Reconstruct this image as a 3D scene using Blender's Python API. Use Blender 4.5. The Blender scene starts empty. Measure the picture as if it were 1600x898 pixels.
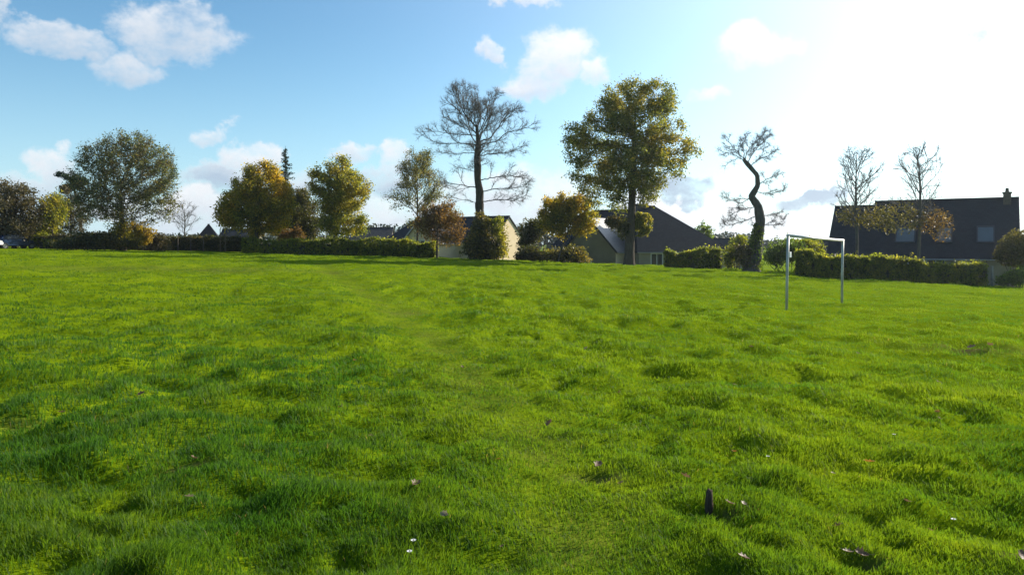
import bpy, math, random
import numpy as np
from mathutils import Vector

random.seed(7)
rng = np.random.default_rng(11)
S = bpy.context.scene
COL = S.collection
R = math.radians

# ------------------------------------------------------------------ camera, sky, sun, exposure
F = 1150.0            # focal length in pixels of the 1600 px wide photograph
HY = 380.0            # row of the horizon in the photograph
EYE = 1.6
cam_d = bpy.data.cameras.new('camera')
cam = bpy.data.objects.new('camera', cam_d)
COL.objects.link(cam)
cam.location = (0, 0, EYE)
cam.rotation_euler = (R(90), 0, 0)
cam_d.sensor_width = 36.0
cam_d.lens = 36.0 * F / 1600.0
cam_d.shift_y = -(449.0 - HY) / 1600.0
cam_d.clip_start = 0.05
cam_d.clip_end = 6000
S.camera = cam
S.render.resolution_x = 1024
S.render.resolution_y = 574
S.view_settings.view_transform = 'Standard'
S.view_settings.look = 'None'
S.view_settings.gamma = 1
S.view_settings.use_curve_mapping = False
S.view_settings.exposure = 0.95

SUN_AZ, SUN_EL = R(55), R(25)
SUN_DIR = Vector((math.sin(SUN_AZ) * math.cos(SUN_EL), math.cos(SUN_AZ) * math.cos(SUN_EL), math.sin(SUN_EL)))
sd = bpy.data.lights.new('sun', 'SUN')
sd.energy = 4.6
sd.angle = R(0.6)
sd.color = (1.0, 0.93, 0.80)
so = bpy.data.objects.new('sun', sd)
COL.objects.link(so)
so.rotation_euler = SUN_DIR.to_track_quat('Z', 'Y').to_euler()


class NT:
    """small node helper"""
    def __init__(s, tree):
        s.t = tree
        s.t.nodes.clear()

    def n(s, typ, ins=None, **kw):
        nd = s.t.nodes.new(typ)
        for k, v in kw.items():
            setattr(nd, k, v)
        for k, v in (ins or {}).items():
            if isinstance(v, bpy.types.NodeSocket):
                s.t.links.new(v, nd.inputs[k])
            else:
                nd.inputs[k].default_value = v
        return nd

    def m(s, op, a, b=0.0, c=0.0, clamp=False):
        nd = s.n('ShaderNodeMath', operation=op, use_clamp=clamp)
        for i, v in enumerate((a, b, c)):
            if isinstance(v, bpy.types.NodeSocket):
                s.t.links.new(v, nd.inputs[i])
            else:
                nd.inputs[i].default_value = v
        return nd.outputs[0]

    def mix(s, fac, a, b, blend='MIX'):
        nd = s.n('ShaderNodeMix', data_type='RGBA', blend_type=blend)
        for i, v in ((0, fac), (6, a), (7, b)):
            if isinstance(v, bpy.types.NodeSocket):
                s.t.links.new(v, nd.inputs[i])
            elif i == 0:
                nd.inputs[0].default_value = v
            else:
                nd.inputs[i].default_value = (*v, 1)
        return nd.outputs[2]

    def ramp(s, fac, stops):
        nd = s.n('ShaderNodeValToRGB', {'Fac': fac})
        cr = nd.color_ramp
        while len(cr.elements) < len(stops):
            cr.elements.new(0.5)
        for e, (p, c) in zip(cr.elements, stops):
            e.position = p
            e.color = (*c, 1)
        return nd.outputs[0]

    def noise(s, vec, scale, detail=3.0, rough=0.55):
        return s.n('ShaderNodeTexNoise', {'Vector': vec, 'Scale': scale, 'Detail': detail, 'Roughness': rough}).outputs[0]


W = bpy.data.worlds.new('World')
S.world = W
W.use_nodes = True
k = NT(W.node_tree)
sky = k.n('ShaderNodeTexSky', sky_type='NISHITA')
sky.sun_disc = False
sky.sun_elevation = SUN_EL
sky.sun_rotation = SUN_AZ
sky.air_density = 1.0
sky.dust_density = 0.4
sky.ozone_density = 2.0
gen = k.n('ShaderNodeTexCoord').outputs['Generated']
nrm = k.n('ShaderNodeVectorMath', {0: gen}, operation='NORMALIZE').outputs[0]
sep = k.n('ShaderNodeSeparateXYZ', {0: nrm})
az = k.m('ARCTAN2', sep.outputs[0], sep.outputs[1])
el = k.m('ARCSINE', sep.outputs[2])
wn = k.n('ShaderNodeTexNoise', {'Vector': nrm, 'Scale': 16.0, 'Detail': 7.0, 'Roughness': .6})
wsp = k.n('ShaderNodeSeparateColor', {0: wn.outputs['Color']})
azw = k.m('ADD', az, k.m('MULTIPLY', k.m('SUBTRACT', wsp.outputs[0], .5), .11))
elw = k.m('ADD', el, k.m('MULTIPLY', k.m('SUBTRACT', wsp.outputs[1], .5), .075))
dsun = k.n('ShaderNodeVectorMath', {0: nrm, 1: tuple(SUN_DIR)}, operation='DOT_PRODUCT').outputs['Value']
glow = k.m('POWER', k.m('MAXIMUM', dsun, 0.0), 4.6)
# thin bright veil of cirrus round the sun, paler air near the horizon
base_sky = k.mix(1.0, sky.outputs[0], (0.76, 1.07, 1.14), 'MULTIPLY')
lowair = k.m('POWER', k.m('SUBTRACT', 1.0, k.m('MULTIPLY', k.m('ABSOLUTE', el), 3.2, clamp=True), clamp=True), 2.2)
veiled = k.mix(k.m('MULTIPLY', lowair, 0.75), base_sky, (4.7, 6.2, 7.5))
gl = k.n('ShaderNodeVectorMath', {0: (7.4, 6.6, 6.4)}, operation='SCALE')
k.t.links.new(glow, gl.inputs['Scale'])
veiled = k.mix(1.0, veiled, gl.outputs[0], 'ADD')

# clouds, each an uneven puff at its own bearing and height
# (px, py, rx, ry, strength, greyness)
CL = [(262, 48, 118, 52, 1.15, .25), (95, 68, 70, 30, 1.0, .35), (190, 100, 78, 30, .95, .35), (-5, 28, 44, 42, 1.0, .45),
      (868, 88, 62, 50, 1.2, 0), (842, 128, 60, 28, 1.0, .15), (768, 76, 22, 18, .9, .1), (935, 112, 36, 24, .8, 0),
      (815, -6, 62, 14, .9, 0), (1185, 78, 58, 30, .62, 0), (85, 262, 50, 34, 1.1, .2), (30, 290, 60, 34, 1.0, .6), (330, 217, 42, 20, .9, .1),
      (402, 250, 50, 26, 1.1, 0), (345, 282, 66, 26, .9, .8), (470, 285, 50, 22, .7, .6), (552, 240, 34, 18, .9, .1), (612, 246, 30, 34, 1.15, 0),
      (600, 285, 60, 28, 1.0, .7), (290, 330, 140, 36, 1.15, .1), (600, 328, 120, 28, 1.2, .0), (400, 345, 500, 16, .8, .0), (800, 310, 130, 50, .85, .1), (1075, 298, 70, 22, 1.0, 1.5),
      (1040, 330, 90, 32, 1.0, 0), (1105, 150, 30, 12, .5, 0), (1275, 312, 64, 15, 1.0, 1.6), (1180, 345, 110, 30, 1.0, .1), (1515, 44, 36, 14, .55, .6),
      (40, 335, 90, 26, .8, .3)]
n1 = k.noise(k.n('ShaderNodeMapping', {0: nrm, 3: (1, 1, 1.5)}).outputs[0], 20.0, 8.0, .65)
n2 = k.noise(k.n('ShaderNodeMapping', {0: nrm, 3: (1, 1, 1.6)}).outputs[0], 5.5, 3.0, .5)
nn = k.m('ADD', k.m('MULTIPLY', k.m('SUBTRACT', n1, .5), 2.3), k.m('MULTIPLY', k.m('SUBTRACT', n2, .5), 0.8))
cover, grey = None, None
for (px, py, rx, ry, st, gr) in CL:
    a = math.atan((px - 800) / F)
    e = math.atan((HY - py) / F * math.cos(a))
    ra = rx / F * math.cos(a) ** 2
    re = ry / F * math.cos(a)
    da = k.m('MULTIPLY', k.m('SUBTRACT', azw, a), 1 / ra)
    de = k.m('MULTIPLY', k.m('SUBTRACT', elw, e), 1 / re)
    q = k.m('ADD', k.m('MULTIPLY', da, da), k.m('MULTIPLY', de, de))
    f = k.m('MULTIPLY', k.m('SUBTRACT', 1.0, q), st)
    f = k.m('MINIMUM', k.m('MAXIMUM', f, -1.5), .62)
    under = k.m('MULTIPLY', k.m('SUBTRACT', 0.35, k.m('MULTIPLY', de, .7)), k.m('MULTIPLY', k.m('ADD', f, 0.4, clamp=True), 0.55))
    g = k.m('ADD', under, k.m('MULTIPLY', k.m('ADD', f, .2, clamp=True), gr))
    cover = f if cover is None else k.m('MAXIMUM', cover, f)
    grey = g if grey is None else k.m('MAXIMUM', grey, g)
alpha = k.n('ShaderNodeMapRange', {0: k.m('ADD', cover, nn), 1: -0.25, 2: 0.98, 3: 0.0, 4: 0.96}, interpolation_type='SMOOTHSTEP').outputs[0]
gsh = k.m('ADD', grey, k.m('MULTIPLY', k.m('SUBTRACT', n1, .5), 0.5), clamp=True)
ccol = k.mix(gsh, (6.6, 6.7, 6.9), (3.3, 4.1, 5.1))
ccol = k.mix(1.0, ccol, k.n('ShaderNodeVectorMath', {0: gl.outputs[0], 'Scale': k.m('SUBTRACT', .85, k.m('MULTIPLY', gsh, .75))}, operation='SCALE').outputs[0], 'ADD')
skyc = k.mix(alpha, veiled, ccol)
bg = k.n('ShaderNodeBackground', {0: skyc, 1: 0.076})
k.n('ShaderNodeOutputWorld', {0: bg.outputs[0]})


# ------------------------------------------------------------------ noise and terrain
_perm = np.random.default_rng(3).random((256, 256))
_p3 = np.random.default_rng(4).random((32, 32, 32))


def vn(x, y, sd=0):
    x = np.asarray(x, float) + sd * 17.3
    y = np.asarray(y, float) + sd * 9.1
    xi = np.floor(x).astype(int); yi = np.floor(y).astype(int)
    u = x - xi; v = y - yi
    u = u * u * (3 - 2 * u); v = v * v * (3 - 2 * v)
    a = _perm[xi % 256, yi % 256]; b = _perm[(xi + 1) % 256, yi % 256]
    c = _perm[xi % 256, (yi + 1) % 256]; d = _perm[(xi + 1) % 256, (yi + 1) % 256]
    return (a * (1 - u) + b * u) * (1 - v) + (c * (1 - u) + d * u) * v


def rotn(x, y, s, ang, sd):
    c, n = math.cos(ang), math.sin(ang)
    return vn((c * x + n * y) / s, (-n * x + c * y) / s, sd)


def vn3(p):
    pi = np.floor(p).astype(int); f = p - pi; f = f * f * (3 - 2 * f)
    r = 0
    for i in (0, 1):
        for j in (0, 1):
            for l in (0, 1):
                w = (f[:, 0] if i else 1 - f[:, 0]) * (f[:, 1] if j else 1 - f[:, 1]) * (f[:, 2] if l else 1 - f[:, 2])
                r = r + w * _p3[(pi[:, 0] + i) % 32, (pi[:, 1] + j) % 32, (pi[:, 2] + l) % 32]
    return r


def sstep(a, b, x):
    t = np.clip((np.asarray(x, float) - a) / (b - a), 0, 1)
    return t * t * (3 - 2 * t)


_fx = np.array([-52, -40, -24, -3, 0, 10, 18.6, 20, 32, 38])
_fz = np.array([1.08, .88, .67, .17, .06, -.29, -.60, -.70, -1.27, -1.55])
_pc = np.polyfit(_fx, _fz, 3)


def base_z(x, y):
    x = np.asarray(x, float); y = np.asarray(y, float)
    xc = np.clip(x, -56, 42)
    z = np.polyval(_pc, xc) - _pc[-1] * (1 - np.clip(y / 60, 0, 1))
    z = z - 1.1 * sstep(66, 82, y) * sstep(-14, 2, x)
    z = z * (1 - sstep(110, 260, y)) - 1.2 * sstep(110, 260, y)
    return z


def hole(x, y, cx, cy, rx, ry, ang, dep):
    c, s = math.cos(ang), math.sin(ang)
    u = (c * (x - cx) + s * (y - cy)) / rx
    v = (-s * (x - cx) + c * (y - cy)) / ry
    return dep * np.exp(-(u * u + v * v))


HOLES = []   # filled from the photograph's dark hollows: cx, cy, rx, ry, angle, depth


PATH = []    # a faint trodden track across the field


def path_at(x, y):
    if not PATH:
        return 0.0
    best = np.full(np.shape(x), 1e9)
    for (ax, ay), (bx_, by_) in zip(PATH[:-1], PATH[1:]):
        vx, vy = bx_ - ax, by_ - ay
        t = np.clip(((x - ax) * vx + (y - ay) * vy) / (vx * vx + vy * vy), 0, 1)
        best = np.minimum(best, np.hypot(x - ax - t * vx, y - ay - t * vy))
    return np.exp(-(best / .5) ** 2)


def bumps(x, y):
    x = np.asarray(x, float); y = np.asarray(y, float)
    long_ = vn(x / 9, y / 9, 5)
    b = 0.09 * (rotn(x, y, 2.6, .5, 1) - .5) + 0.06 * (rotn(x, y, 1.05, .9, 2) - .5)
    t = rotn(x, y, .48, .2, 3)
    b = b + (0.06 + 0.08 * long_) * (t ** 1.4 - .4) + 0.06 * (rotn(x, y, .24, .7, 4) - .5) + .03 * (rotn(x, y, .11, .4, 14) - .5)
    b = b + 0.14 * (rotn(x, y, 6.5, .3, 6) - .5) * sstep(6, 20, y) + sstep(7, 16, y) * (0.13 * (rotn(x, y, 1.7, .35, 31) ** 1.5 - .4) + .09 * (rotn(x, y, .8, .1, 32) - .5))
    pk = sstep(.60, .86, rotn(x, y, .30, 1.0, 41) * .75 + .25 * rotn(x, y, .12, .4, 42))
    b = b - pk * (.045 + .05 * vn(x / 2.1, y / 1.7, 43))
    b = b * (1 - .7 * path_at(x, y)) - .045 * path_at(x, y)
    for h in HOLES:
        b = b - hole(x, y, *h)
    return b * (1 - 0.75 * sstep(60, 75, y))


def ground_z(x, y):
    return base_z(x, y) + bumps(x, y)


def on_ground(px, py, zf=None):
    """point of the field seen at a pixel of the photograph"""
    zf = zf or base_z
    ys = np.geomspace(2.5, 110, 4000)
    xs = (px - 800) / F * ys
    zr = EYE - (py - HY) / F * ys
    d = zr - zf(xs, ys)
    i = int(np.argmax(d < 0)) if (d < 0).any() else len(ys) - 1
    return float(xs[i]), float(ys[i])


PATH = [on_ground(*q) for q in ((500, 412), (540, 438), (610, 480), (690, 540), (780, 620), (850, 700), (900, 800), (930, 900))]
for (px, py, wpx, rr, dep) in [(1195, 523, 40, .30, .09), (1490, 538, 42, .35, .10), (1585, 545, 36, .35, .08), (1300, 477, 16, .2, .08), (1555, 495, 14, .3, .08),
                               (930, 662, 42, .14, .06), (1010, 698, 30, .10, .05), (1080, 597, 24, .16, .06), (1445, 650, 18, .16, .06), (1525, 655, 30, .15, .06),
                               (620, 470, 30, .5, .06), (655, 487, 24, .4, .08), (590, 460, 18, .4, .05), (700, 505, 26, .4, .05), (750, 528, 30, .3, .04),
                               (215, 545, 30, .35, .06), (285, 562, 22, .3, .09), (255, 600, 30, .25, .09), (90, 655, 46, .18, .09), (185, 665, 40, .16, .07),
                               (475, 625, 22, .2, .08), (475, 700, 28, .14, .07), (420, 770, 40, .12, .08), (520, 800, 24, .10, .08), (105, 830, 60, .10, .07),
                               (560, 885, 40, .08, .07), (1085, 800, 22, .06, .05), (1190, 860, 40, .08, .06), (1160, 595, 22, .2, .06), (880, 590, 26, .2, .05),
                               (1400, 860, 30, .08, .05), (925, 735, 22, .08, .05), (160, 410, 20, .6, .10), (1340, 880, 26, .06, .05), (960, 760, 20, .06, .04)]:
    x, y = on_ground(px, py)
    HOLES.append((x, y, wpx / F * y, rr, random.uniform(-.25, .1), dep * 1.25))


# ------------------------------------------------------------------ mesh helpers
def mesh_np(name, V, Q=None, T=None, smooth=False, tint=None):
    me = bpy.data.meshes.new(name)
    V = np.ascontiguousarray(V, dtype=np.float32)
    loops, starts, tot, pos = [], [], [], 0
    for A, n in ((Q, 4), (T, 3)):
        if A is not None and len(A):
            A = np.asarray(A)
            loops.append(A.reshape(-1)); starts.append(pos + np.arange(len(A)) * n); tot.append(np.full(len(A), n)); pos += A.size
    me.vertices.add(len(V)); me.vertices.foreach_set('co', V.reshape(-1))
    L = np.concatenate(loops).astype(np.int32)
    me.loops.add(len(L)); me.loops.foreach_set('vertex_index', L)
    st = np.concatenate(starts).astype(np.int32)
    me.polygons.add(len(st)); me.polygons.foreach_set('loop_start', st)
    me.update(calc_edges=True)
    if smooth:
        me.polygons.foreach_set('use_smooth', np.ones(len(st), dtype=bool))
    if tint is not None:
        at = me.attributes.new('tint', 'FLOAT', 'POINT')
        at.data.foreach_set('value', np.ascontiguousarray(tint, dtype=np.float32))
    return me


def link(name, me, mat, parent=None):
    o = bpy.data.objects.new(name, me)
    COL.objects.link(o)
    if mat:
        me.materials.append(mat)
    if parent:
        o.parent = parent
    return o


def tag(o, label=None, cat=None, group=None, kind=None):
    for kk, v in (('label', label), ('category', cat), ('group', group), ('kind', kind)):
        if v:
            o[kk] = v
    return o


def empty(name, loc, label, cat, group=None, rz=0.0, kind=None):
    o = bpy.data.objects.new(name, None)
    COL.objects.link(o)
    o.location = loc
    o.rotation_euler = (0, 0, rz)
    o.empty_display_size = .2
    return tag(o, label, cat, group, kind)


class MB:
    """collects polygons and links them as one mesh"""
    def __init__(s):
        s.v, s.f = [], []

    def poly(s, pts):
        b = len(s.v); s.v += [tuple(p) for p in pts]; s.f.append(tuple(range(b, b + len(pts)))); return s

    def hull(s, bot, top):
        b = len(s.v); n = len(bot)
        s.v += [tuple(p) for p in bot] + [tuple(p) for p in top]
        s.f.append(tuple(b + i for i in reversed(range(n))))
        s.f.append(tuple(b + n + i for i in range(n)))
        for i in range(n):
            j = (i + 1) % n
            s.f.append((b + i, b + j, b + n + j, b + n + i))
        return s

    def box(s, x0, x1, y0, y1, z0, z1):
        return s.hull([(x0, y0, z0), (x1, y0, z0), (x1, y1, z0), (x0, y1, z0)], [(x0, y0, z1), (x1, y0, z1), (x1, y1, z1), (x0, y1, z1)])

    def tube(s, pts, rad, n=10):
        b = len(s.v)
        P = [Vector(p) for p in pts]
        for i, p in enumerate(P):
            d = (P[min(i + 1, len(P) - 1)] - P[max(i - 1, 0)]).normalized()
            u = d.cross(Vector((0, 0, 1)) if abs(d.z) < .9 else Vector((1, 0, 0))).normalized()
            w = d.cross(u)
            r = rad[i] if hasattr(rad, '__len__') else rad
            for j in range(n):
                a = 2 * math.pi * j / n
                s.v.append(tuple(p + (u * math.cos(a) + w * math.sin(a)) * r))
        for i in range(len(P) - 1):
            for j in range(n):
                c = b + i * n; e = (j + 1) % n
                s.f.append((c + j, c + e, c + n + e, c + n + j))
        s.f.append(tuple(b + j for j in range(n)))
        s.f.append(tuple(b + (len(P) - 1) * n + j for j in reversed(range(n))))
        return s

    def build(s, name, mat, parent=None, smooth=False, bevel=0.0):
        me = bpy.data.meshes.new(name)
        me.from_pydata(s.v, [], s.f)
        import bmesh
        bm = bmesh.new(); bm.from_mesh(me)
        bmesh.ops.recalc_face_normals(bm, faces=bm.faces)
        bm.to_mesh(me); bm.free()
        if smooth:
            for p in me.polygons:
                p.use_smooth = True
        o = link(name, me, mat, parent)
        if bevel:
            md = o.modifiers.new('bevel', 'BEVEL'); md.width = bevel; md.segments = 2; md.limit_method = 'ANGLE'
        return o


# ------------------------------------------------------------------ materials
def newmat(name):
    m = bpy.data.materials.new(name)
    m.use_nodes = True
    return m, NT(m.node_tree)


def out(k, sh, disp=None):
    o = k.n('ShaderNodeOutputMaterial', {0: sh})
    return o


def leaf_mat(name, stops, scale=0.45, trans=0.4, tcol=(1.5, 1.42, .65), rough=.55, hue_noise=.55):
    m, k = newmat(name)
    pos = k.n('ShaderNodeTexCoord').outputs['Object']
    n = k.noise(pos, scale, 3.0, .6)
    t = k.n('ShaderNodeAttribute', attribute_name='tint').outputs['Fac']
    f = k.m('ADD', k.m('MULTIPLY', k.m('SUBTRACT', n, .5), 2.2 * hue_noise * 1.6), k.m('ADD', k.m('MULTIPLY', k.m('SUBTRACT', t, .5), .5), .5), clamp=True)
    c = k.ramp(f, stops)
    br = k.m('ADD', .9, k.m('MULTIPLY', t, .9))
    vv = k.n('ShaderNodeVectorMath', {0: c}, operation='SCALE'); k.t.links.new(br, vv.inputs['Scale'])
    c = vv.outputs[0]
    p = k.n('ShaderNodeBsdfPrincipled', {'Base Color': c, 'Roughness': rough})
    p.inputs['Specular IOR Level'].default_value = .3
    tc = k.mix(1.0, c, tuple(q * 1.45 for q in tcol), 'MULTIPLY')
    tr = k.n('ShaderNodeBsdfTranslucent', {0: tc})
    out(k, k.n('ShaderNodeMixShader', {0: trans, 1: p.outputs[0], 2: tr.outputs[0]}).outputs[0])
    return m


def noisy_mat(name, c1, c2, scale=2.0, rough=.8, spec=.3, detail=5, bump=0.0, bscale=12, streak=(1, 1, 1), metal=0.0):
    m, k = newmat(name)
    pos = k.n('ShaderNodeTexCoord').outputs['Object']
    mp = k.n('ShaderNodeMapping', {0: pos, 3: streak}).outputs[0]
    n = k.noise(mp, scale, detail, .65)
    c = k.ramp(n, [(.3, c1), (.7, c2)])
    p = k.n('ShaderNodeBsdfPrincipled', {'Base Color': c, 'Roughness': rough, 'Metallic': metal})
    p.inputs['Specular IOR Level'].default_value = spec
    if bump:
        b = k.n('ShaderNodeBump', {'Height': k.noise(mp, bscale, 4), 'Strength': bump, 'Distance': .05})
        k.t.links.new(b.outputs[0], p.inputs['Normal'])
    out(k, p.outputs[0])
    return m


def slate_mat(name, c1, c2, rough=.5):
    m, k = newmat(name)
    pos = k.n('ShaderNodeTexCoord').outputs['Object']
    s = k.n('ShaderNodeSeparateXYZ', {0: pos})
    cmb = k.n('ShaderNodeCombineXYZ', {0: k.m('ADD', s.outputs[0], k.m('MULTIPLY', s.outputs[1], .37)), 1: k.m('MULTIPLY', s.outputs[2], 1.35)}).outputs[0]
    br = k.n('ShaderNodeTexBrick', {'Vector': cmb, 'Color1': (*c1, 1), 'Color2': (*c2, 1), 'Mortar': (c1[0] * .4, c1[1] * .4, c1[2] * .4, 1), 'Scale': 1.0,
                                    'Mortar Size': .012, 'Brick Width': .30, 'Row Height': .20})
    n = k.noise(pos, 1.1, 5)
    c = k.mix(k.m('MULTIPLY', n, .6), br.outputs[0], (c2[0] * 1.4, c2[1] * 1.4, c2[2] * 1.2))
    p = k.n('ShaderNodeBsdfPrincipled', {'Base Color': c, 'Roughness': rough, 'Specular IOR Level': .2 if rough > .5 else .6})
    b = k.n('ShaderNodeBump', {'Height': br.outputs[1], 'Strength': .5, 'Distance': .02}, invert=True)
    k.t.links.new(b.outputs[0], p.inputs['Normal'])
    out(k, p.outputs[0])
    return m


M = {}
M['slate'] = slate_mat('slate', (.020, .022, .029), (.032, .035, .044), .8)
M['slate_glare'] = slate_mat('slate_sun_glare', (.10, .10, .105), (.14, .14, .145), .42)  # same slate made paler, sun glare on the wing slope put into the colour
M['render_cream'] = noisy_mat('cream_render', (.64, .50, .32), (.71, .57, .38), 1.2, .9, .1)
M['render_brown'] = noisy_mat('brown_render', (.27, .235, .17), (.34, .30, .22), .9, .9, .1)
M['render_shaded'] = noisy_mat('shaded_wing_render', (.17, .15, .10), (.22, .195, .135), .9, .9, .1)  # wing render with the gable's shade darkened into its olive colour
M['stone'] = noisy_mat('stone_wall', (.20, .18, .16), (.34, .31, .27), 3.5, .9, .1, bump=.5)
M['brick'] = noisy_mat('chimney_brick', (.09, .07, .06), (.15, .12, .10), 5, .9, .1)
M['white_paint'] = noisy_mat('white_paint', (.72, .72, .70), (.80, .80, .78), 4, .4, .4)
M['glass'] = noisy_mat('window_glass', (.03, .04, .05), (.05, .06, .07), 1, .08, .8)
M['skyframe'] = noisy_mat('skylight_frame', (.05, .05, .055), (.07, .07, .075), 4, .5, .3)
M['sky_glass'] = noisy_mat('skylight_glass', (.10, .12, .13), (.14, .16, .17), 1, .35, .5)
M['door'] = noisy_mat('door_paint', (.12, .08, .05), (.17, .12, .08), 3, .5, .3)
M['gutter'] = noisy_mat('zinc_gutter', (.25, .25, .26), (.36, .36, .37), 6, .4, .5)
M['bark'] = noisy_mat('bark', (.035, .028, .022), (.095, .080, .062), 3.0, .95, .1, bump=.8, bscale=9, streak=(3, 3, .6))
M['bark_grey'] = noisy_mat('grey_bark', (.05, .045, .042), (.13, .12, .105), 3.0, .95, .1, bump=.8, bscale=9, streak=(3, 3, .6))
M['twig'] = noisy_mat('twig', (.10, .092, .088), (.17, .155, .145), 2.0, .9, .1)
M['goal'] = noisy_mat('galvanised_goal_paint', (.22, .21, .20), (.50, .49, .47), 2.2, .45, .4, streak=(6, 6, 1.2))
M['wood'] = noisy_mat('weathered_wood', (.05, .035, .028), (.12, .085, .06), 30, .9, .1, bump=.6, bscale=60, streak=(3, 3, .4))
M['fence_wood'] = noisy_mat('fence_wood', (.07, .055, .045), (.15, .12, .10), 8, .9, .1, streak=(3, 3, .4))
M['car_blue'] = noisy_mat('blue_car_paint', (.012, .03, .075), (.016, .038, .09), 1, .25, .6)
M['car_white'] = noisy_mat('white_car_paint', (.68, .70, .72), (.74, .75, .77), 1, .25, .6)
M['tyre'] = noisy_mat('rubber', (.02, .02, .02), (.035, .035, .035), 5, .8, .2)
M['rim'] = noisy_mat('rim', (.3, .3, .31), (.4, .4, .41), 5, .35, .6, metal=.6)
M['lamp_glass'] = noisy_mat('lamp_glass', (.5, .5, .5), (.6, .6, .6), 5, .15, .7)

G, Gg, O_, Br = (.045, .068, .018), (.060, .075, .020), (.15, .105, .018), (.085, .050, .022)
M['lf_greygreen'] = leaf_mat('leaf_grey_green', [(.1, (.045, .060, .024)), (.5, (.070, .080, .034)), (.85, (.110, .080, .040))], .6, .45)
M['lf_gold'] = leaf_mat('leaf_gold_green', [(.05, (.060, .078, .014)), (.45, (.150, .128, .018)), (.95, (.27, .17, .018))], .35, .55)
M['lf_goldgreen'] = leaf_mat('leaf_green_gold', [(.1, (.070, .090, .014)), (.55, (.135, .130, .020)), (1, (.22, .16, .022))], .4, .55)
M['lf_oak'] = leaf_mat('leaf_oak', [(.1, (.045, .062, .016)), (.5, (.086, .098, .022)), (.95, (.19, .14, .024))], .25, .55)
M['lf_rust'] = leaf_mat('leaf_rust', [(.1, (.085, .062, .024)), (.5, (.125, .078, .030)), (1, (.11, .10, .030))], .6, .42, tcol=(1.5, 1.2, .6))
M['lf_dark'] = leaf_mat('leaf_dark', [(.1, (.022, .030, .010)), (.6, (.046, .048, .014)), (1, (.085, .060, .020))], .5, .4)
M['lf_brown'] = leaf_mat('leaf_brown', [(.1, (.034, .034, .018)), (.6, (.060, .050, .024)), (1, (.085, .062, .028))], .5, .25)
M['lf_conifer'] = leaf_mat('needles', [(.1, (.012, .028, .018)), (.9, (.026, .045, .026))], .6, .12)
M['lf_hedge'] = leaf_mat('leaf_hedge', [(.05, (.048, .062, .012)), (.5, (.112, .130, .020)), (1, (.20, .18, .030))], 1.1, .58)
M['lf_green'] = leaf_mat('leaf_bush', [(.1, (.035, .060, .012)), (.6, (.070, .110, .018)), (1, (.12, .13, .022))], .7, .5)
M['lf_yellow'] = leaf_mat('leaf_yellow', [(.1, (.12, .10, .018)), (.6, (.20, .14, .02)), (1, (.20, .11, .02))], .7, .45)
M['lf_pale'] = leaf_mat('leaf_pale', [(.1, (.075, .085, .035)), (.6, (.11, .105, .045)), (1, (.14, .10, .045))], .7, .45)
M['lf_ivy'] = leaf_mat('leaf_ivy', [(.1, (.030, .036, .012)), (.55, (.075, .068, .018)), (1, (.17, .12, .024))], .9, .42)
M['lf_olive'] = leaf_mat('leaf_olive', [(.1, (.045, .048, .018)), (.6, (.07, .064, .02)), (1, (.10, .078, .024))], 1.2, .45)
M['lf_rustdull'] = leaf_mat('leaf_dull_rust', [(.1, (.05, .04, .016)), (.6, (.085, .055, .02)), (1, (.11, .06, .022))], 1.2, .4)
M['lf_far'] = leaf_mat('leaf_far_wood', [(.1, (.022, .034, .024)), (.9, (.040, .048, .032))], .05, .1)


# grass blades
m, k = newmat('grass_blade')
pos = k.n('ShaderNodeTexCoord').outputs['Object']
t = k.n('ShaderNodeAttribute', attribute_name='tint').outputs['Fac']
na = k.noise(pos, .55, 4, .6)
nb = k.noise(pos, 3.2, 3, .6)
f = k.m('ADD', k.m('ADD', k.m('MULTIPLY', k.m('SUBTRACT', na, .5), 2.2), k.m('MULTIPLY', k.m('SUBTRACT', nb, .5), 1.0)), k.m('ADD', .15, k.m('MULTIPLY', t, .4)), clamp=True)
c = k.ramp(f, [(.05, (.050, .108, .014)), (.4, (.098, .168, .013)), (.75, (.138, .194, .014)), (1.0, (.175, .210, .024))])
lsh = k.n('ShaderNodeAttribute', attribute_name='lush').outputs['Fac']
c = k.mix(k.m('MULTIPLY', lsh, .75), c, (.034, .108, .018))
nd = k.noise(pos, 6.0, 3, .6)
dry = k.m('GREATER_THAN', k.m('ADD', t, k.m('MULTIPLY', k.m('SUBTRACT', nd, .5), .16)), 1.005)
c = k.mix(dry, c, (.22, .17, .09))
p = k.n('ShaderNodeBsdfPrincipled', {'Base Color': c, 'Roughness': .55})
p.inputs['Specular IOR Level'].default_value = .14
tr = k.n('ShaderNodeBsdfTranslucent', {0: k.mix(1.0, c, (1.6, 1.5, .5), 'MULTIPLY')})
out(k, k.n('ShaderNodeMixShader', {0: .58, 1: p.outputs[0], 2: tr.outputs[0]}).outputs[0])
M['grass'] = m

# field under the blades
m, k = newmat('field_ground')
pos = k.n('ShaderNodeTexCoord').outputs['Object']
na = k.noise(pos, .35, 5, .6)
nb = k.noise(pos, 5.0, 6, .7)
c = k.ramp(k.m('ADD', k.m('MULTIPLY', na, .5), k.m('MULTIPLY', nb, .5)), [(.3, (.040, .075, .003)), (.5, (.135, .195, .004)), (.75, (.185, .230, .008))])
bare = k.n('ShaderNodeAttribute', attribute_name='tint').outputs['Fac']
bm_ = k.m('MULTIPLY', bare, k.m('ADD', .4, nb), clamp=True)
c = k.mix(bm_, c, (.070, .052, .032))
p = k.n('ShaderNodeBsdfPrincipled', {'Base Color': c, 'Roughness': .95})
p.inputs['Specular IOR Level'].default_value = .0
b = k.n('ShaderNodeBump', {'Height': nb, 'Strength': .7, 'Distance': .05})
k.t.links.new(b.outputs[0], p.inputs['Normal'])
out(k, p.outputs[0])
M['ground'] = m


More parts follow.
